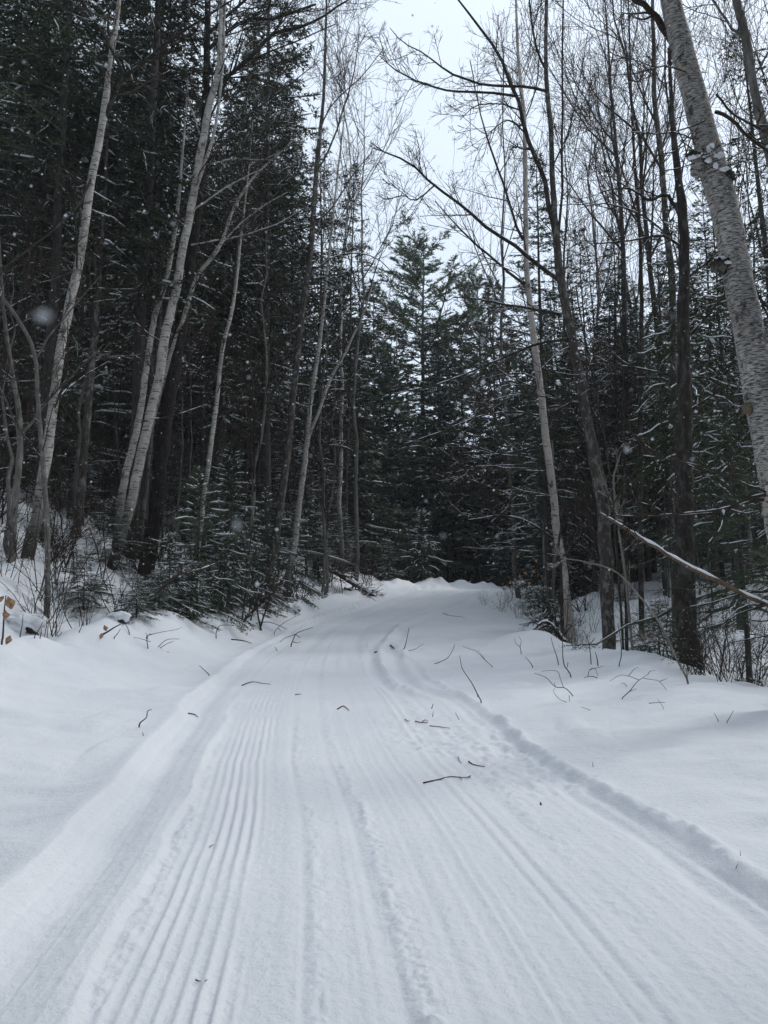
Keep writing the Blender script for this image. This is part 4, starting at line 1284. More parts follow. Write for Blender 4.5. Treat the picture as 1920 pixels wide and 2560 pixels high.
def blob(center, r, seed, sx=1, sy=1, sz=1, amp=.25, n=14, freq=2.2):
    th = np.linspace(0, np.pi, n); ph = np.linspace(0, 2 * np.pi, n * 2, endpoint=False)
    A, B = np.meshgrid(th, ph, indexing='ij')
    d = np.stack([np.sin(A) * np.cos(B), np.sin(A) * np.sin(B), np.cos(A)], -1)
    k = 1 + amp * vn(d[..., 0] * freq + seed * 3.1 + d[..., 2] * 1.7, d[..., 1] * freq + d[..., 2] * freq * .8, seed) + amp * .5 * vn(d[..., 0] * freq * 2.7, d[..., 1] * freq * 2.7 + d[..., 2] * 5, seed + 5)
    v = d * k[..., None] * r * np.array([sx, sy, sz]) + np.asarray(center)
    m = n * 2
    i = np.arange(n - 1)[:, None] * m; j = np.arange(m)[None]; j2 = (j + 1) % m
    q = np.stack([i + j, i + m + j, i + m + j2, i + j2], -1).reshape(-1, 4)
    return v.reshape(-1, 3), [q]


M_SCAR = bark_material('dark_scar', (.018, .015, .013), (.06, .05, .042), (.2, .19, .17), .5, 1.0, .01)
M_CONK = bark_material('conk', (.09, .07, .05), (.20, .16, .11), (.05, .04, .03), .6, .6, .004)
for (px, py, rpx, mat_, nm, sx, sz, dd) in ((1747, 412, 30, M_BIGBIRCH, 'burl', .75, 1.15, -.02), (1805, 440, 26, M_SCAR, 'knot', 1.1, .9, -.06),
                                          (1800, 664, 24, M_SCAR, 'knot', .95, .8, -.05), (1868, 1022, 12, M_CONK, 'conk', 1.0, 1.2, -.04),
                                          (1738, 390, 16, M_SCAR, 'knot', 1.3, .8, -.05), (1700, 128, 26, M_SCAR, 'knot', 1.0, 1.3, 0.0)):
    q = P(px, py, 7.0 + dd)
    Geo().add(*blob(q, rpx / F * 7, int(px), sx, .8, sz, .35)).obj(nm, mat_, big, big_o)
sg = Geo()
for px, py, rp, sx, sz, dd in ((1736, 394, 13, 1.1, .42, -.08), (1758, 388, 11, 1.2, .5, -.12), (1778, 372, 15, .75, 1.0, -.12), (1796, 390, 14, .9, .7, -.12), (1770, 402, 10, .8, .6, -.14),
                             (1812, 424, 13, 1.0, .45, -.14), (1790, 414, 8, .8, .9, -.15), (1800, 646, 12, 1.2, .38, -.10), (1820, 656, 8, 1.1, .45, -.12), (1786, 362, 8, .7, 1.1, -.11)):
    sg.add(*blob(P(px, py, 7.0 + dd), rp / F * 7, int(px + py), sx, .6, sz, .34, 20, 2.6))
sg.obj('snow', M_LOAD, big, big_o)
q0 = P(1930, 1200, 6.85); q1 = P(1912, 1290, 6.85)
Geo().tubes(np.array([q0, (q0 + q1) / 2, q1]), np.array([.05, .045, .03]), 9, True).obj('branch_stub', M_CLEAN, big, big_o)

# ============================================================ fallen wood, stumps, leaves
def fallen(name, label, rows, mat, snowk=.9, sides=9, twigs=0, seed=0, cat='log', twmat=M_TWIG, snowfrac=.85, tw_len=.6, tw_up=-.05):
    rs = np.random.RandomState(seed)
    A = np.array([[*P(p[0], p[1], p[3]), p[2] / 2 / F * p[3]] for p in rows])
    T = spline(A, 26)
    T[:, :3] += rs.normal(size=(26, 3)) * T[:, 3:4] * .12
    o = A[0, :3]
    root = empty(name, o)
    Geo().tubes(T[:, :3], T[:, 3], sides, True).obj('trunk', mat, root, o)
    Sn = Geo()
    run = []
    for i in range(26):
        on_ = vn(np.array([i * .37 + seed]), np.array([.5]), seed + 3)[0] > (1 - 2 * snowfrac)
        if on_:
            run.append(i)
        if (not on_ or i == 25):
            if len(run) > 2:
                pp = T[run, :3].copy(); rr = T[run, 3] * snowk * (1 + .25 * rs.normal(size=len(run)))
                pp[:, 2] += T[run, 3] * .75 + rr * .15
                rr = np.abs(rr); rr[0] *= .4; rr[-1] *= .4
                Sn.tubes(pp, rr, 6, True)
            run = []
    if twigs:
        p1, r1 = sprout(rs, T[None, :, :3], T[None, :, 3], twigs, (.05, 1), (40, 80), tw_len, S=6, rf=.4, wig=.1, up=tw_up, rmin=.004)
        C = Geo().tubes(p1, r1, 4)
        p2, r2 = sprout(rs, p1, r1, 5, (.2, 1), (25, 60), tw_len * .45, S=4, rf=.6, wig=.1, rmin=.003)
        C.tubes(p2, r2, 3); C.obj('twigs', twmat, root, o)['kind'] = 'stuff'
        snow_lines(rs, Sn, p1, r1, .4, .8)
    if Sn.v:
        Sn.obj('snow', M_LOAD, root, o)
    tag(root, label, cat)
    return root


fallen('fallen_pole', 'bare tan pole lying slantwise across the right woods with snow along its top',
       [(1500, 1282, 4, 11.6), (1524, 1296, 6, 11.5), (1560, 1318, 8, 11.3), (1597, 1342, 9, 11.0), (1640, 1368, 9.5, 10.8), (1683, 1394, 10, 10.6), (1730, 1422, 11, 10.4), (1770, 1440, 11, 10.2), (1857, 1484, 12, 9.8), (1945, 1525, 13, 9.4), (2060, 1590, 14, 8.9)],
       M_WOOD, .8, seed=4, twigs=9, snowfrac=.6)
fallen('fallen_tree', 'snow-capped fallen stem slanting down to the trail at the end of the left bank',
       [(800, 1410, 7, 30), (830, 1428, 9, 30), (865, 1448, 11, 30), (905, 1472, 10, 30.2), (940, 1494, 7, 30.5)], M_DARK, 1.25, seed=6, twigs=16, twmat=M_REDTWIG, tw_len=1.2)
fallen('fallen_tree', 'thin pale fallen pole above the snow-capped fallen stem',
       [(745, 1376, 4, 28), (790, 1383, 5, 28), (830, 1393, 5, 28), (875, 1408, 4, 28)], M_PALETWIG, .6, seed=8)
fallen('brush_pile', 'reddish brush heap lying at the left edge of the far trail',
       [(860, 1470, 6, 30), (900, 1485, 7, 30), (935, 1498, 6, 30.5), (955, 1502, 4, 31)], M_REDTWIG, .6, seed=9, twigs=60, twmat=M_REDTWIG, cat='brush', tw_len=1.0)
fallen('fallen_branch', 'dead branch with bent twigs lying low among the left bank shrubs',
       [(395, 1480, 6, 13), (440, 1440, 6, 13.2), (500, 1425, 5, 13.4), (560, 1400, 3, 13.6)], M_TWIG, .7, seed=10, twigs=10, cat='branch', snowfrac=.4)

# bent-over fir with its bough skeleton
bf = conifer(35, 1.5, .1, .62, 60, .05, .016, .06, .03, .5, (-.1, .5), trunk_r=.028, snow=.45, snow_w=.011, mat=M_FIR, name='bent_fir_tree', irregular=.5, bend=-.55, tmax=.3)
q = hit(1392, 1590)
bf.location = (q[0] + .05, q[1], q[2] - .05)
bf.scale = (1.3, 1.3, 1.15)
tag(bf, 'bent-over little fir arching to the left above a snow hump beside the pale birch', 'tree')
fallen('dead_branches', 'dark arching dead boughs buried in the snow hump under the bent fir',
       [(1425, 1625, 12, 15.4), (1400, 1590, 11, 15.4), (1375, 1560, 9, 15.4), (1350, 1560, 7, 15.3), (1320, 1590, 5, 15.2)], M_DARK, .8, seed=12, twigs=18, cat='branch', tw_len=.75, tw_up=-.16)
# rock / stump under a snow cap, left
def capped(px, py, wpx, label, name='stump', seed=1):
    q = hit(px, py)
    r = wpx / 2 / F * q[1]
    root = empty(name, q)
    Geo().add(*blob((0, 0, r * .15), r * .8, seed, 1, .9, .75, .3)).obj('stump_wood', M_SCAR, root, (0, 0, 0))
    Geo().add(*blob((-.12 * r, -.1 * r, r * .42), r * 1.05, seed + 1, 1.05, 1.0, .62, .35)).obj('snow', M_LOAD, root, (0, 0, 0))
    tag(root, label, 'stump')


capped(68, 1572, 70, 'stump under a round snow cap beside the foot of the peeling birch', seed=3)
capped(300, 1552, 44, 'small dark stump showing under snow at the foot of the left bank', seed=5)
capped(735, 1528, 34, 'small dark stump at the trail side below the young firs', seed=8)
capped(1570, 1560, 34, 'small dark stump behind the mottled forked tree', seed=11)


# dead leaves: curled blades with a stalk
def leaf(px, py, D, size_px, label, tiltv, seed):
    q = P(px, py, D)
    L = size_px / F * D
    n, m = 9, 5
    s = np.linspace(0, 1, n)[:, None]; c = np.linspace(-1, 1, m)[None]
    wid = np.sin(np.pi * np.clip(s, .02, .98) ** .8) * .33 * (1 + .08 * np.sin(s * 40))
    x = c * wid * L; z = (s - .5) * L + 0 * c; y = (c ** 2) * .55 * L * wid / .33 + .20 * L * np.sin(s * 3.5 + seed) + .05 * L * np.sin(s * 11 + c * 3)
    v = np.stack([x, y * np.ones_like(x), z * np.ones_like(x)], -1).reshape(-1, 3)
    R_ = np.array(Matrix.Rotation(tiltv[0], 3, 'Y') @ Matrix.Rotation(tiltv[1], 3, 'Z') @ Matrix.Rotation(tiltv[2], 3, 'X'))
    v = v @ R_.T
    i = np.arange(n - 1)[:, None] * m; j = np.arange(m - 1)[None]
    f = np.stack([i + j, i + j + 1, i + m + j + 1, i + m + j], -1).reshape(-1, 4)
    g = Geo().add(v, [f])
    o = g.obj('dead_leaf', M_LEAF, None, (0, 0, 0))
    o.location = q
    so = o.modifiers.new('thickness', 'SOLIDIFY'); so.thickness = .0015
    tag(o, label, 'leaf')
    return o


leaf(24, 1507, 8.6, 34, 'big pale tan leaf at the left edge, upper of the leaf cluster', (-.3, .4, .2), 1)
leaf(2, 1500, 8.6, 26, 'tan leaf cut by the left edge beside the big pale one', (.5, .8, .1), 2)
leaf(12, 1538, 8.6, 26, 'orange-brown leaf hanging lowest in the leaf cluster at the left edge', (.15, .2, .4), 3)
leaf(20, 1600, 8.4, 22, 'single curled leaf standing in the snow at the left edge', (.35, .3, .1), 4)
leaf(252, 1590, 10.2, 14, 'rust-coloured leaf touching the snow at the foot of the left bank', (.1, .2, .1), 5)
leaf(263, 1570, 10.2, 16, 'tan leaf caught on a broken stub above the rust-coloured leaf', (-.4, .3, .1), 6)
for i, (px, py) in enumerate([(1342, 1402), (1336, 1428), (1318, 1432), (1297, 1438), (1288, 1449), (1276, 1456), (1304, 1448), (1262, 1472), (1320, 1460), (1296, 1392)]):
    o = leaf(px, py, 16.2, 10, 'small pale orange beech leaf clinging to a twig left of the pale straight birch', (RS.uniform(-1, 1), RS.uniform(-1, 1), .2), 10 + i)
    o['group'] = 'beech leaves on the twig'


# ============================================================ twigs on and in the snow
def twig(label, lines, mat=M_TWIG, standing=False, wpx=4, name='fallen_twig'):
    """each line is a list of photo pixels; lying twigs touch the snow, standing ones rise from their lowest point"""
    first = max((p for l in lines for p in l), key=lambda p: p[1])
    base = hit(*first)
    root = None
    g = Geo()
    for li, l in enumerate(lines):
        if standing:
            pts = np.array([P(p[0], p[1], base[1]) for p in l])
        else:
            pts = np.array([hit(*p) for p in l])
            Dm = pts[:, 1].mean()
            pts[:, 2] += .006 + .004 * (li + 1) * Dm / 8
        r = wpx * (.62 if li == 0 else .42) / 2 / F * base[1]
        pts = spline(np.c_[pts, np.full(len(pts), r)], max(6, 3 * len(l)))
        if not standing:
            pts[:, 2] = np.maximum(pts[:, 2], H(pts[:, 0], pts[:, 1]) + r * .2)
        if standing and tuple(first) in [tuple(p) for p in l]:
            k = 0 if tuple(l[0]) == tuple(first) else -1
            pts[k, 2] -= .08
            tap = np.linspace(1, .45, len(pts)) if k == 0 else np.linspace(.45, 1, len(pts))
        else:
            tap = np.linspace(1, .5, len(pts))
        g.tubes(pts[:, :3], r * tap, 6, True)
    o = g.obj(name, mat, None, base)
    tag(o, label, 'twig')
    return o


def c6(*pts): return [(960 + x / 1.728, 1500 + y / 1.728) for x, y in pts]
def c5(*pts): return [(x / 1.728, 1500 + y / 1.728) for x, y in pts]


twig('longest dark twig lying across the right half of the groomed trail', [c6((170, 795), (240, 780), (290, 768), (335, 772), (375, 770)), c6((325, 770), (337, 785)), c6((360, 775), (377, 766))], M_REDTWIG, wpx=6)
twig('short dark twig lying above the longest twig on the trail', [c6((365, 703), (385, 715), (410, 721), (435, 725))], M_REDTWIG, wpx=6)
twig('thin reddish twig tip left of the short dark twig on the trail', [c6((320, 683), (327, 700), (336, 710))], M_REDTWIG, wpx=3)
twig('tiny dark stub sticking up from the crumbly snow right of the trail twigs', [c6((678, 886), (676, 873))], standing=True, wpx=9)
twig('forked dark twig on the trail at the foot of the right snow rim', [c6((135, 528), (160, 533), (190, 535)), c6((165, 531), (178, 524), (190, 529))], M_REDTWIG, wpx=5)
twig('flat thin twig right of the forked dark twig', [c6((197, 548), (240, 552), (285, 558))], wpx=4)
twig('tiny curved twig left of the forked dark twig', [c6((90, 519), (105, 527), (112, 523))], wpx=3)
twig('tall bare stick standing at a slant in the snow right of the trail', [c6((425, 443), (405, 410), (380, 360), (340, 300), (332, 270), (327, 240)), c6((405, 410), (403, 420))], standing=True, wpx=5)
twig('zigzag twig with side shoots lying on the right snowbank', [c6((817, 415), (795, 390), (775, 378), (740, 375), (700, 335), (650, 316)), c6((775, 378), (762, 340), (748, 308), (700, 305), (680, 312)), c6((740, 378), (732, 395), (760, 430), (795, 441)), c6((800, 412), (801, 440)), c6((740, 375), (735, 355))], standing=True, wpx=4)
twig('low arched twig on the right snowbank in front of the mottled tree', [c6((865, 335), (885, 330), (905, 331), (925, 338)), c6((880, 333), (888, 302), (910, 295), (925, 330)), c6((888, 302), (950, 285))], standing=True, wpx=4)
twig('branching twig spread on the snow in front of the thick dark trunk', [c6((1020, 430), (1060, 395), (1095, 352), (1140, 322)), c6((1100, 345), (1060, 330), (1020, 325), (975, 350)), c6((1120, 338), (1165, 345), (1190, 352), (1222, 390)), c6((1190, 352), (1225, 338)), c6((1060, 395), (1090, 383)), c6((1055, 330), (1080, 300), (1100, 290)), c6((1140, 322), (1150, 308), (1172, 305)), c6((1050, 375), (1038, 360), (1025, 362))], standing=True, wpx=4)
twig('crossed thin twig lying on the smooth snow right of the zigzag twig', [c6((1145, 446), (1180, 443), (1215, 442)), c6((1212, 472), (1180, 425))], standing=True, wpx=3)
twig('thin upright twig, left one of the two slanting straws on the right', [c6((1447, 525), (1425, 487))], standing=True, wpx=3)
twig('thin slanting straw leaning right at the right side of the snowbank', [c6((1478, 532), (1495, 505), (1510, 478))], standing=True, wpx=3)
twig('short flat twig below the zigzag twig', [c6((850, 462), (870, 468), (895, 477))], standing=True, wpx=3)
twig('small slanting twig just above the snow rim right of the trail', [c6((325, 517), (315, 500), (308, 487))], standing=True, wpx=3)
twig('curved twig standing on the snow crest left of the pale birch', [c6((593, 235), (588, 205), (568, 185), (566, 165)), c6((588, 205), (592, 175), (580, 155))], standing=True, wpx=3)
twig('short stick standing on the slope under the curved twig', [c6((645, 291), (628, 265), (610, 246))], standing=True, wpx=4)
twig('dark stick pointing down the slope in front of the pale birch foot', [c6((812, 334), (795, 305), (780, 285), (773, 250), (771, 190), (770, 120)), c6((795, 270), (790, 295))], standing=True, wpx=5)
twig('long thin stick standing left of the dark stick', [c6((755, 281), (745, 240), (728, 190), (722, 160))], standing=True, wpx=4)
twig('thin stem standing in the hollow left of the mottled trunk', [c6((895, 278), (890, 220), (880, 170), (860, 130)), c6((885, 190), (905, 175), (915, 160))], standing=True, wpx=4)
twig('short brown stick standing beside the mottled trunk', [c6((925, 285), (920, 250), (912, 225))], standing=True, wpx=5)
twig('thin stem right of the mottled trunk reaching above the bank edge', [c6((1012, 288), (1025, 240), (1022, 170), (1010, 100))], standing=True, wpx=4)
twig('tiny straw sticking out of the smooth snow above the right wall of the trail', [c6((904, 722), (901, 700))], standing=True, wpx=2.5)
twig('tiny straw in the right wall of the trail', [c6((1518, 1165), (1528, 1140))], standing=True, wpx=3)
twig('tiny straw on the rim above the right wall of the trail', [c6((1540, 1105), (1538, 1085))], standing=True, wpx=2.5)
twig('dark forked twig lying at the inner side of the trail bend', [c6((60, 222), (85, 212), (95, 185), (108, 120)), c6((100, 221), (135, 212), (170, 190))], standing=True, wpx=4)
twig('short dark twig left of the forked twig at the trail bend', [c6((28, 198), (45, 212))], wpx=6)
twig('small upright straw on the rim where the snow rim breaks', [c6((205, 470), (213, 448))], standing=True, wpx=4)
twig('tiny straw below the upright straw at the broken rim', [c6((210, 505), (213, 480))], standing=True, wpx=3)
twig('long thin branch lying on the far right snow slope', [c6((210, 277), (240, 268), (275, 250), (300, 210), (305, 190)), c6((255, 58), (290, 68), (330, 72), (350, 80))], standing=True, wpx=3.5)
twig('thin bent stems in front of the shrub clump on the right bank', [c6((475, 292), (440, 262), (400, 222), (380, 215), (340, 200)), c6((440, 262), (420, 235), (405, 215))], standing=True, wpx=3)
twig('bent dark twig standing alone in the smooth snow left of the trail', [c5((600, 550), (606, 530), (632, 508), (638, 480), (655, 473))], standing=True, wpx=6)
twig('tiny straw below the bent dark twig', [c5((620, 587), (615, 570))], standing=True, wpx=3)
twig('small twig lying on the left rim of the trail', [c5((812, 493), (840, 498), (855, 510))], wpx=5)
twig('thin twig lying across the left rim farther up the trail', [c5((1045, 372), (1075, 360), (1100, 357), (1130, 363), (1168, 367))], wpx=4)
twig('straight thin stick slanting in the snow left of the trail', [c5((908, 327), (885, 305), (860, 283))], standing=True, wpx=4)
twig('branching twig lying before the left bank', [c5((740, 232), (715, 222), (680, 206), (620, 204), (590, 200), (520, 189)), c5((680, 206), (720, 172), (775, 168)), c5((575, 228), (620, 212), (650, 204)), c5((690, 208), (720, 190), (750, 178)), c5((640, 203), (632, 160), (650, 145)), c5((655, 225), (650, 208)), c5((590, 222), (585, 200))], standing=True, wpx=5)
twig('dark crown of a buried branch just right of the foot of the left bank firs', [c5((640, 210), (635, 160), (660, 148)), c5((650, 180), (600, 165), (570, 160)), c5((640, 170), (630, 140)), c5((645, 150), (700, 138), (760, 128), (785, 118))], standing=True, wpx=4)
twig('arched twig with fine shoots, left of the two on the snow beside the trail', [c5((1080, 112), (1110, 100), (1150, 95), (1185, 102), (1240, 126)), c5((1180, 148), (1200, 120), (1240, 90), (1300, 60)), c5((1110, 104), (1130, 118)), c5((1200, 120), (1215, 135))], standing=True, wpx=4)
twig('spiky twig nearest the left rim with shoots fanning upward', [c5((1255, 202), (1265, 175), (1278, 148), (1300, 135), (1352, 118)), c5((1278, 148), (1230, 165), (1210, 182)), c5((1278, 150), (1300, 165)), c5((1262, 180), (1285, 185), (1300, 178))], standing=True, wpx=5)
twig('smooth curved stick lying before the spiky twig', [c5((1000, 173), (1050, 178), (1088, 190))], wpx=5)
twig('hooked twig standing before the young firs', [c5((934, 168), (934, 140), (945, 115), (965, 108), (1010, 110))], standing=True, wpx=4)
twig('bent dark twig lying in the middle of the trail below the rise', [c5((1458, 475), (1480, 462), (1492, 466), (1508, 480))], M_REDTWIG, wpx=5)
twig('small curved twig lying on the combed snow', [c5((905, 1074), (914, 1067), (925, 1063))], wpx=4)
twig('dark speck of twig lying near the bottom of the trail', [c5((845, 1650), (858, 1656), (868, 1655)), c5((885, 1658), (895, 1651))], wpx=6)
twig('pair of crumbs of bark on the trail before the comb marks', [c5((1275, 412), (1300, 410))], wpx=4)
twig('crumb of bark at the inner bend of the track', [c5((1619, 229), (1630, 226))], wpx=7)
twig('short straw standing near the twisted twigs on the left snow', [c5((1198, 220), (1188, 203))], standing=True, wpx=3)
twig('upright dark stalk carrying the leaf cluster at the left edge', [c5((5, 192), (12, 160), (16, 90), (20, 30), (26, -20)), c5((14, 130), (16, 80))], standing=True, wpx=8)
twig('broken stub with the tan leaf at the foot of the left bank', [c5((430, 155), (460, 140), (495, 118), (520, 105))], standing=True, wpx=9)
for i, (a, b) in enumerate([((85, 160), (100, 60)), ((145, 162), (185, 95)), ((172, 165), (178, 120)), ((245, 160), (268, 140)), ((490, 165), (520, 125)), ((560, 150), (540, 100)), ((980, 95), (985, 55)), ((1008, 98), (1030, 60)), ((1040, 90), (1050, 70)), ((225, 158), (240, 128)), ((340, 140), (355, 100))]):
    o = twig('short dark stalk poking from the snow along the foot of the left bank', [c5(a, ((a[0] + b[0]) / 2 + 3, (a[1] + b[1]) / 2), b)], standing=True, wpx=4, name='twig_stalk')
    o['group'] = 'stalks along the left bank'

# ============================================================ falling snow and air
rs = np.random.RandomState(5)
n = 12000
D = .9 + 20 * rs.uniform(size=n) ** .9
fx = (rs.uniform(-.6, .6, n)) * D; fz = CAM_H + (rs.uniform(-.42, 1.0, n)) * D
pos = np.stack([fx, D, fz], -1)
keep = pos[:, 2] > np.maximum(H(pos[:, 0], pos[:, 1], False) + .1, 1.3)
pos = pos[keep]; rad = .0012 + .0034 * rs.uniform(size=len(pos)) ** 2.2
near = np.array([P(112, 790, .17), P(592, 1313, .24), P(1566, 1124, .42), P(432, 560, .5), P(1268, 848, .42), P(1206, 850, .48), P(622, 943, .6), P(1152, 1088, .5), P(1730, 1148, .6),
                 P(1065, 1252, .65), P(750, 1127, .7), P(776, 1140, .7), P(1242, 1341, .7), P(467, 345, .45), P(1765, 605, .8), P(915, 590, .9), P(60, 155, .6), P(1107, 1340, .35), P(720, 860, .8)])
nr_ = np.array([.0021, .0017, .0019, .0016, .0013, .0013, .0014, .0013, .0015, .0015, .0015, .0015, .0015, .0014, .0016, .0016, .0014, .0010, .0015])
pos = np.concatenate([pos, near]); rad = np.r_[rad, nr_]
octv = np.array([[1, 0, 0], [-1, 0, 0], [0, 1, 0], [0, -1, 0], [0, 0, 1], [0, 0, -1]], float)
octf = np.array([[0, 2, 4], [2, 1, 4], [1, 3, 4], [3, 0, 4], [2, 0, 5], [1, 2, 5], [3, 1, 5], [0, 3, 5]])
V = (pos[:, None] + octv[None] * rad[:, None, None] * rs.uniform(.6, 1.3, (len(pos), 6, 1))).reshape(-1, 3)
Fc = (octf[None] + (np.arange(len(pos)) * 6)[:, None, None]).reshape(-1, 3)
tag(Geo().add(V, [Fc]).obj('falling_snow', M_FLAKE, smooth=False), 'snowflakes drifting in the air', None, None, 'stuff')

# crumbs of snow along the broken rim and the churned ridges, flecks of bark and needles on the snow
def crumbs(name, n, ufun, yr, rr, mat, label, seed, flat=.7):
    rs = np.random.RandomState(seed)
    y = yr[0] + (yr[1] - yr[0]) * rs.uniform(size=n) ** 1.5
    u = ufun(rs, n)
    x = tab(XC, y) + u * tab(HW, y) * np.sqrt(1 + tab(DXC, y) ** 2)
    rad = rr[0] + (rr[1] - rr[0]) * rs.uniform(size=n) ** 3
    keep = vn(x * 2.2, y * 1.6, seed) + .35 * rs.normal(size=n) > .0
    x, y, rad = x[keep], y[keep], rad[keep]
    c = np.stack([x, y, H(x, y) + rad * .25], -1)
    ov = np.array([[1, 0, 0], [0, 1, 0], [-1, 0, 0], [0, -1, 0], [.2, .1, flat], [0, 0, -.4]], float)
    of = np.array([[0, 1, 4], [1, 2, 4], [2, 3, 4], [3, 0, 4], [1, 0, 5], [2, 1, 5], [3, 2, 5], [0, 3, 5]])
    ang = rs.uniform(0, 6.28, len(x)); ca, sa = np.cos(ang)[:, None], np.sin(ang)[:, None]
    v = ov[None] * rad[:, None, None] * rs.uniform(.6, 1.4, (len(x), 6, 1))
    v = np.stack([v[..., 0] * ca - v[..., 1] * sa, v[..., 0] * sa + v[..., 1] * ca, v[..., 2]], -1) + c[:, None]
    f = (of[None] + (np.arange(len(x)) * 6)[:, None, None]).reshape(-1, 3)
    tag(Geo().add(v.reshape(-1, 3), [f]).obj(name, mat, smooth=False), label, None, None, 'stuff')


crumbs('bark_flecks', 60, lambda r_, n_: r_.uniform(-4, 4, n_), (2.4, 16), (.0022, .006), M_TWIG, 'flecks of bark and needles on the snow', 302, .3)

hz = bpy.data.materials.new('haze'); hz.use_nodes = True
hn = hz.node_tree; hn.nodes.clear()
ho = hn.nodes.new('ShaderNodeOutputMaterial'); hv = hn.nodes.new('ShaderNodeVolumePrincipled')
hv.inputs['Color'].default_value = (.93, .95, 1, 1); hv.inputs['Density'].default_value = .0005
hn.links.new(hv.outputs[0], ho.inputs['Volume'])
if True:
    lo = np.array([-170., -14, -4]); hi = np.array([200., 430, 60])
    vv = np.array([[x, y, z] for x in (lo[0], hi[0]) for y in (lo[1], hi[1]) for z in (lo[2], hi[2])])
    ff = np.array([[0, 1, 3, 2], [4, 6, 7, 5], [0, 4, 5, 1], [2, 3, 7, 6], [0, 2, 6, 4], [1, 5, 7, 3]])
    tag(Geo().add(vv, [ff]).obj('haze', hz, smooth=False), 'thin snowy air over the whole wood', None, None, 'stuff')

# the same wood goes on beside and behind the viewpoint, where the photo does not look; added to block sky light from the snow, one joined mass
def surrounding():
    rs = np.random.RandomState(77)
    g = Geo(); c = 0
    while c < 60:
        x = rs.uniform(-18, 18); y = rs.uniform(-17, 12)
        near_side = (x < -6.8 - .62 * max(y, 0)) or (x > 6.0 + .62 * max(y, 0)) or (y < -6 and abs(x) > 2.0)
        if not near_side: continue
        c += 1
        hh = rs.uniform(14, 22); z0 = hf(x, y)
        g.tubes(np.array([[x, y, z0 - .3], [x, y, z0 + hh]]), np.array([.16, .02]), 6)
        nb = 500
        q = rs.uniform(.18, 1, nb); a = rs.uniform(0, 6.28, nb); rr = 2.6 * (1 - q) ** .8 + .2
        p0 = np.stack([x + 0 * q, y + 0 * q, z0 + q * hh], -1)
        p1 = p0 + np.stack([np.cos(a) * rr, np.sin(a) * rr, -.25 * rr], -1)
        wv = np.stack([-np.sin(a), np.cos(a), rs.normal(size=nb) * .5], -1) * .38
        m_ = p0 * .45 + p1 * .55
        g.add(np.stack([p0, m_ - wv, p1, m_ + wv], 1).reshape(-1, 3), [np.arange(nb * 4).reshape(-1, 4)])
    tag(g.obj('unseen_forest', M_SPRUCE, smooth=False), 'unseen conifer wood beside and behind the camera, added to shade the snow', None, None, 'stuff')


surrounding()

# prototypes that found no use are removed
for k in SPR + FIR + YOUNG + CEDAR + HEMLOCK + PINE + FAR + SMALL + BARE + SHRUB:
    if not k.used:
        for c in KIDS[k.root.name]:
            bpy.data.objects.remove(c)
        bpy.data.objects.remove(k.root)

# ============================================================ labels: each tree of a group is told by its neighbours and its order
BANDS_L = [(70, 'at the left edge of the view'), (200, 'behind the peeling birch'), (340, 'behind the paired birches'), (470, 'behind the black trunk'),
           (600, 'behind the thin white birch'), (720, 'left of the patched dark trunk'), (830, 'behind the white birch by the brush'), (5000, 'nearest the far trail end')]
BANDS_C = [(500, 'glimpsed behind the left forest'), (840, 'behind the left forest edge'), (960, 'left of the tall pine'), (1080, 'below the tall pine'), (1200, 'below the thin pine top'),
           (1320, 'left of the pale straight birch'), (1440, 'behind the pale straight birch'), (1600, 'behind the mottled forked tree'), (5000, 'deep in the right woods')]
BANDS_R = [(1250, 'beside the far trail bend'), (1370, 'left of the pale straight birch'), (1450, 'behind the pale straight birch'), (1540, 'behind the mottled forked tree'), (1640, 'right of the mottled forked tree'),
           (1740, 'behind the thickest dark trunk'), (1840, 'behind the fallen pole'), (1960, 'behind the leaning birch'), (5000, 'at the right edge of the woods')]
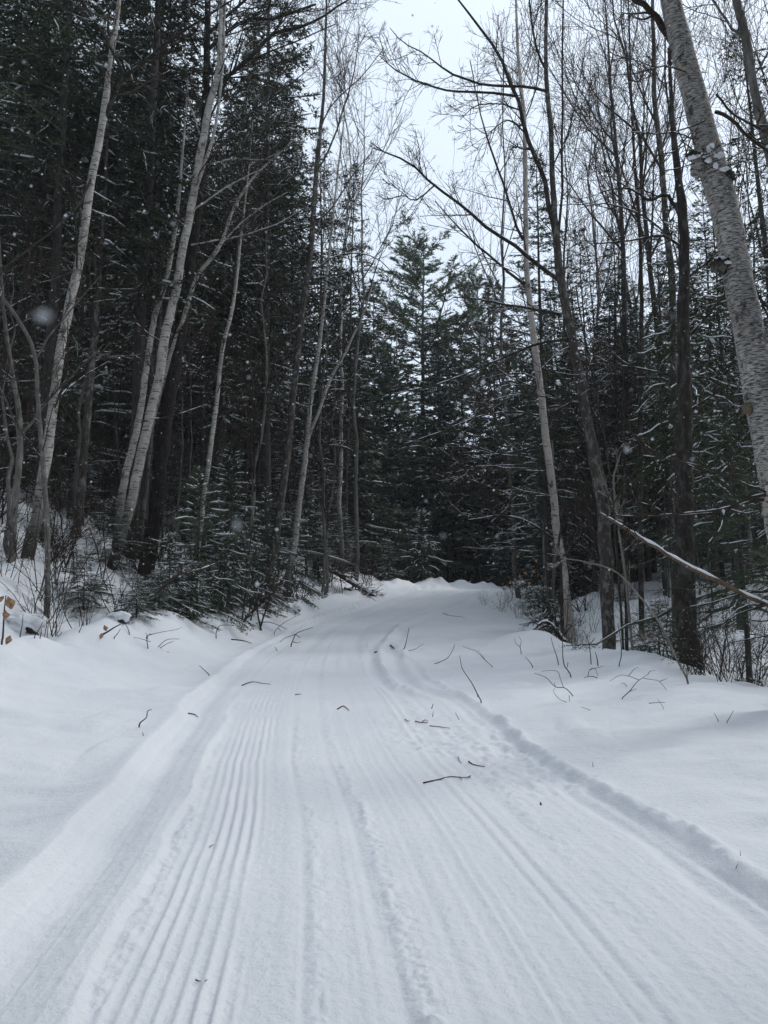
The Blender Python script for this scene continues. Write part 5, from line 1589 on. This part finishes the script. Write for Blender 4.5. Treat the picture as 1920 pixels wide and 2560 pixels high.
ORD = ['first', 'second', 'third', 'fourth', 'fifth', 'sixth', 'seventh', 'eighth', 'ninth', 'tenth', 'eleventh', 'twelfth', 'thirteenth', 'fourteenth',
       'fifteenth', 'sixteenth', 'seventeenth', 'eighteenth', 'nineteenth', 'twentieth'] + ['%d-th' % i for i in range(21, 90)]
SHORT = {'spruces on the left hillside': ('dark spruce', BANDS_L), 'slim spruces on the left hillside': ('slim dark spruce', BANDS_L),
         'conifers behind the bend': ('far conifer', BANDS_C), 'spruces in the right woods': ('dark spruce', BANDS_R), 'cedars in the right woods': ('cedar', BANDS_R),
         'young firs under the trees': ('young shaded fir', BANDS_C), 'young firs at the trail end': ('young snow-dusted fir', BANDS_C),
         'mid-sized firs on the left hillside': ('mid-sized fir', BANDS_L), 'mid-sized firs in the right woods': ('mid-sized fir', BANDS_R),
         'bare saplings in the left forest': ('bare snow-lined sapling', BANDS_L), 'bare saplings in the right woods': ('bare snow-lined sapling', BANDS_R),
         'bare saplings at the trail end': ('bare sapling', BANDS_C), 'bare shrubs on the left bank': ('tangled leafless shrub', BANDS_L),
         'bare shrubs on the right': ('leafless dark shrub', BANDS_R), 'bare shrubs at the trail end': ('leafless shrub', BANDS_C),
         'twiggy shrubs at the front of the left bank': ('twiggy front-row shrub', BANDS_L), 'bare shrubs behind the right snowbank': ('leafless bank-edge shrub', BANDS_R)}
for gname, (look, bands) in SHORT.items():
    mem = []
    for o in COL.objects:
        if o.get('group') == gname:
            mem.append((960 + F * o.location.x / (o.location.y * cT), o))
    mem.sort(key=lambda t: t[0])
    i0 = -1e9
    for lim, phrase in bands:
        sub = [o for p, o in mem if i0 <= p < lim]
        i0 = lim
        for k, o in enumerate(sub):
            sz = '' if len(sub) == 1 else ', %s from the left there' % ORD[k]
            o['label'] = '%s %s%s' % (look, phrase, sz)
for g_, fmt in (('stalks along the left bank', 'short dark stalk in the snow below the left bank, %s from the left'), ('beech leaves on the twig', 'small pale orange beech leaf left of the pale birch, %s from the left')):
    mem = sorted([o for o in COL.objects if o.get('group') == g_], key=lambda o: o.location.x / o.location.y)
    for k, o in enumerate(mem):
        o['label'] = fmt % ORD[k]
for o in COL.objects:
    if o.type == 'MESH' and o.name.split('.')[0] == 'snow' and o.parent is not None:
        o['kind'] = 'stuff'
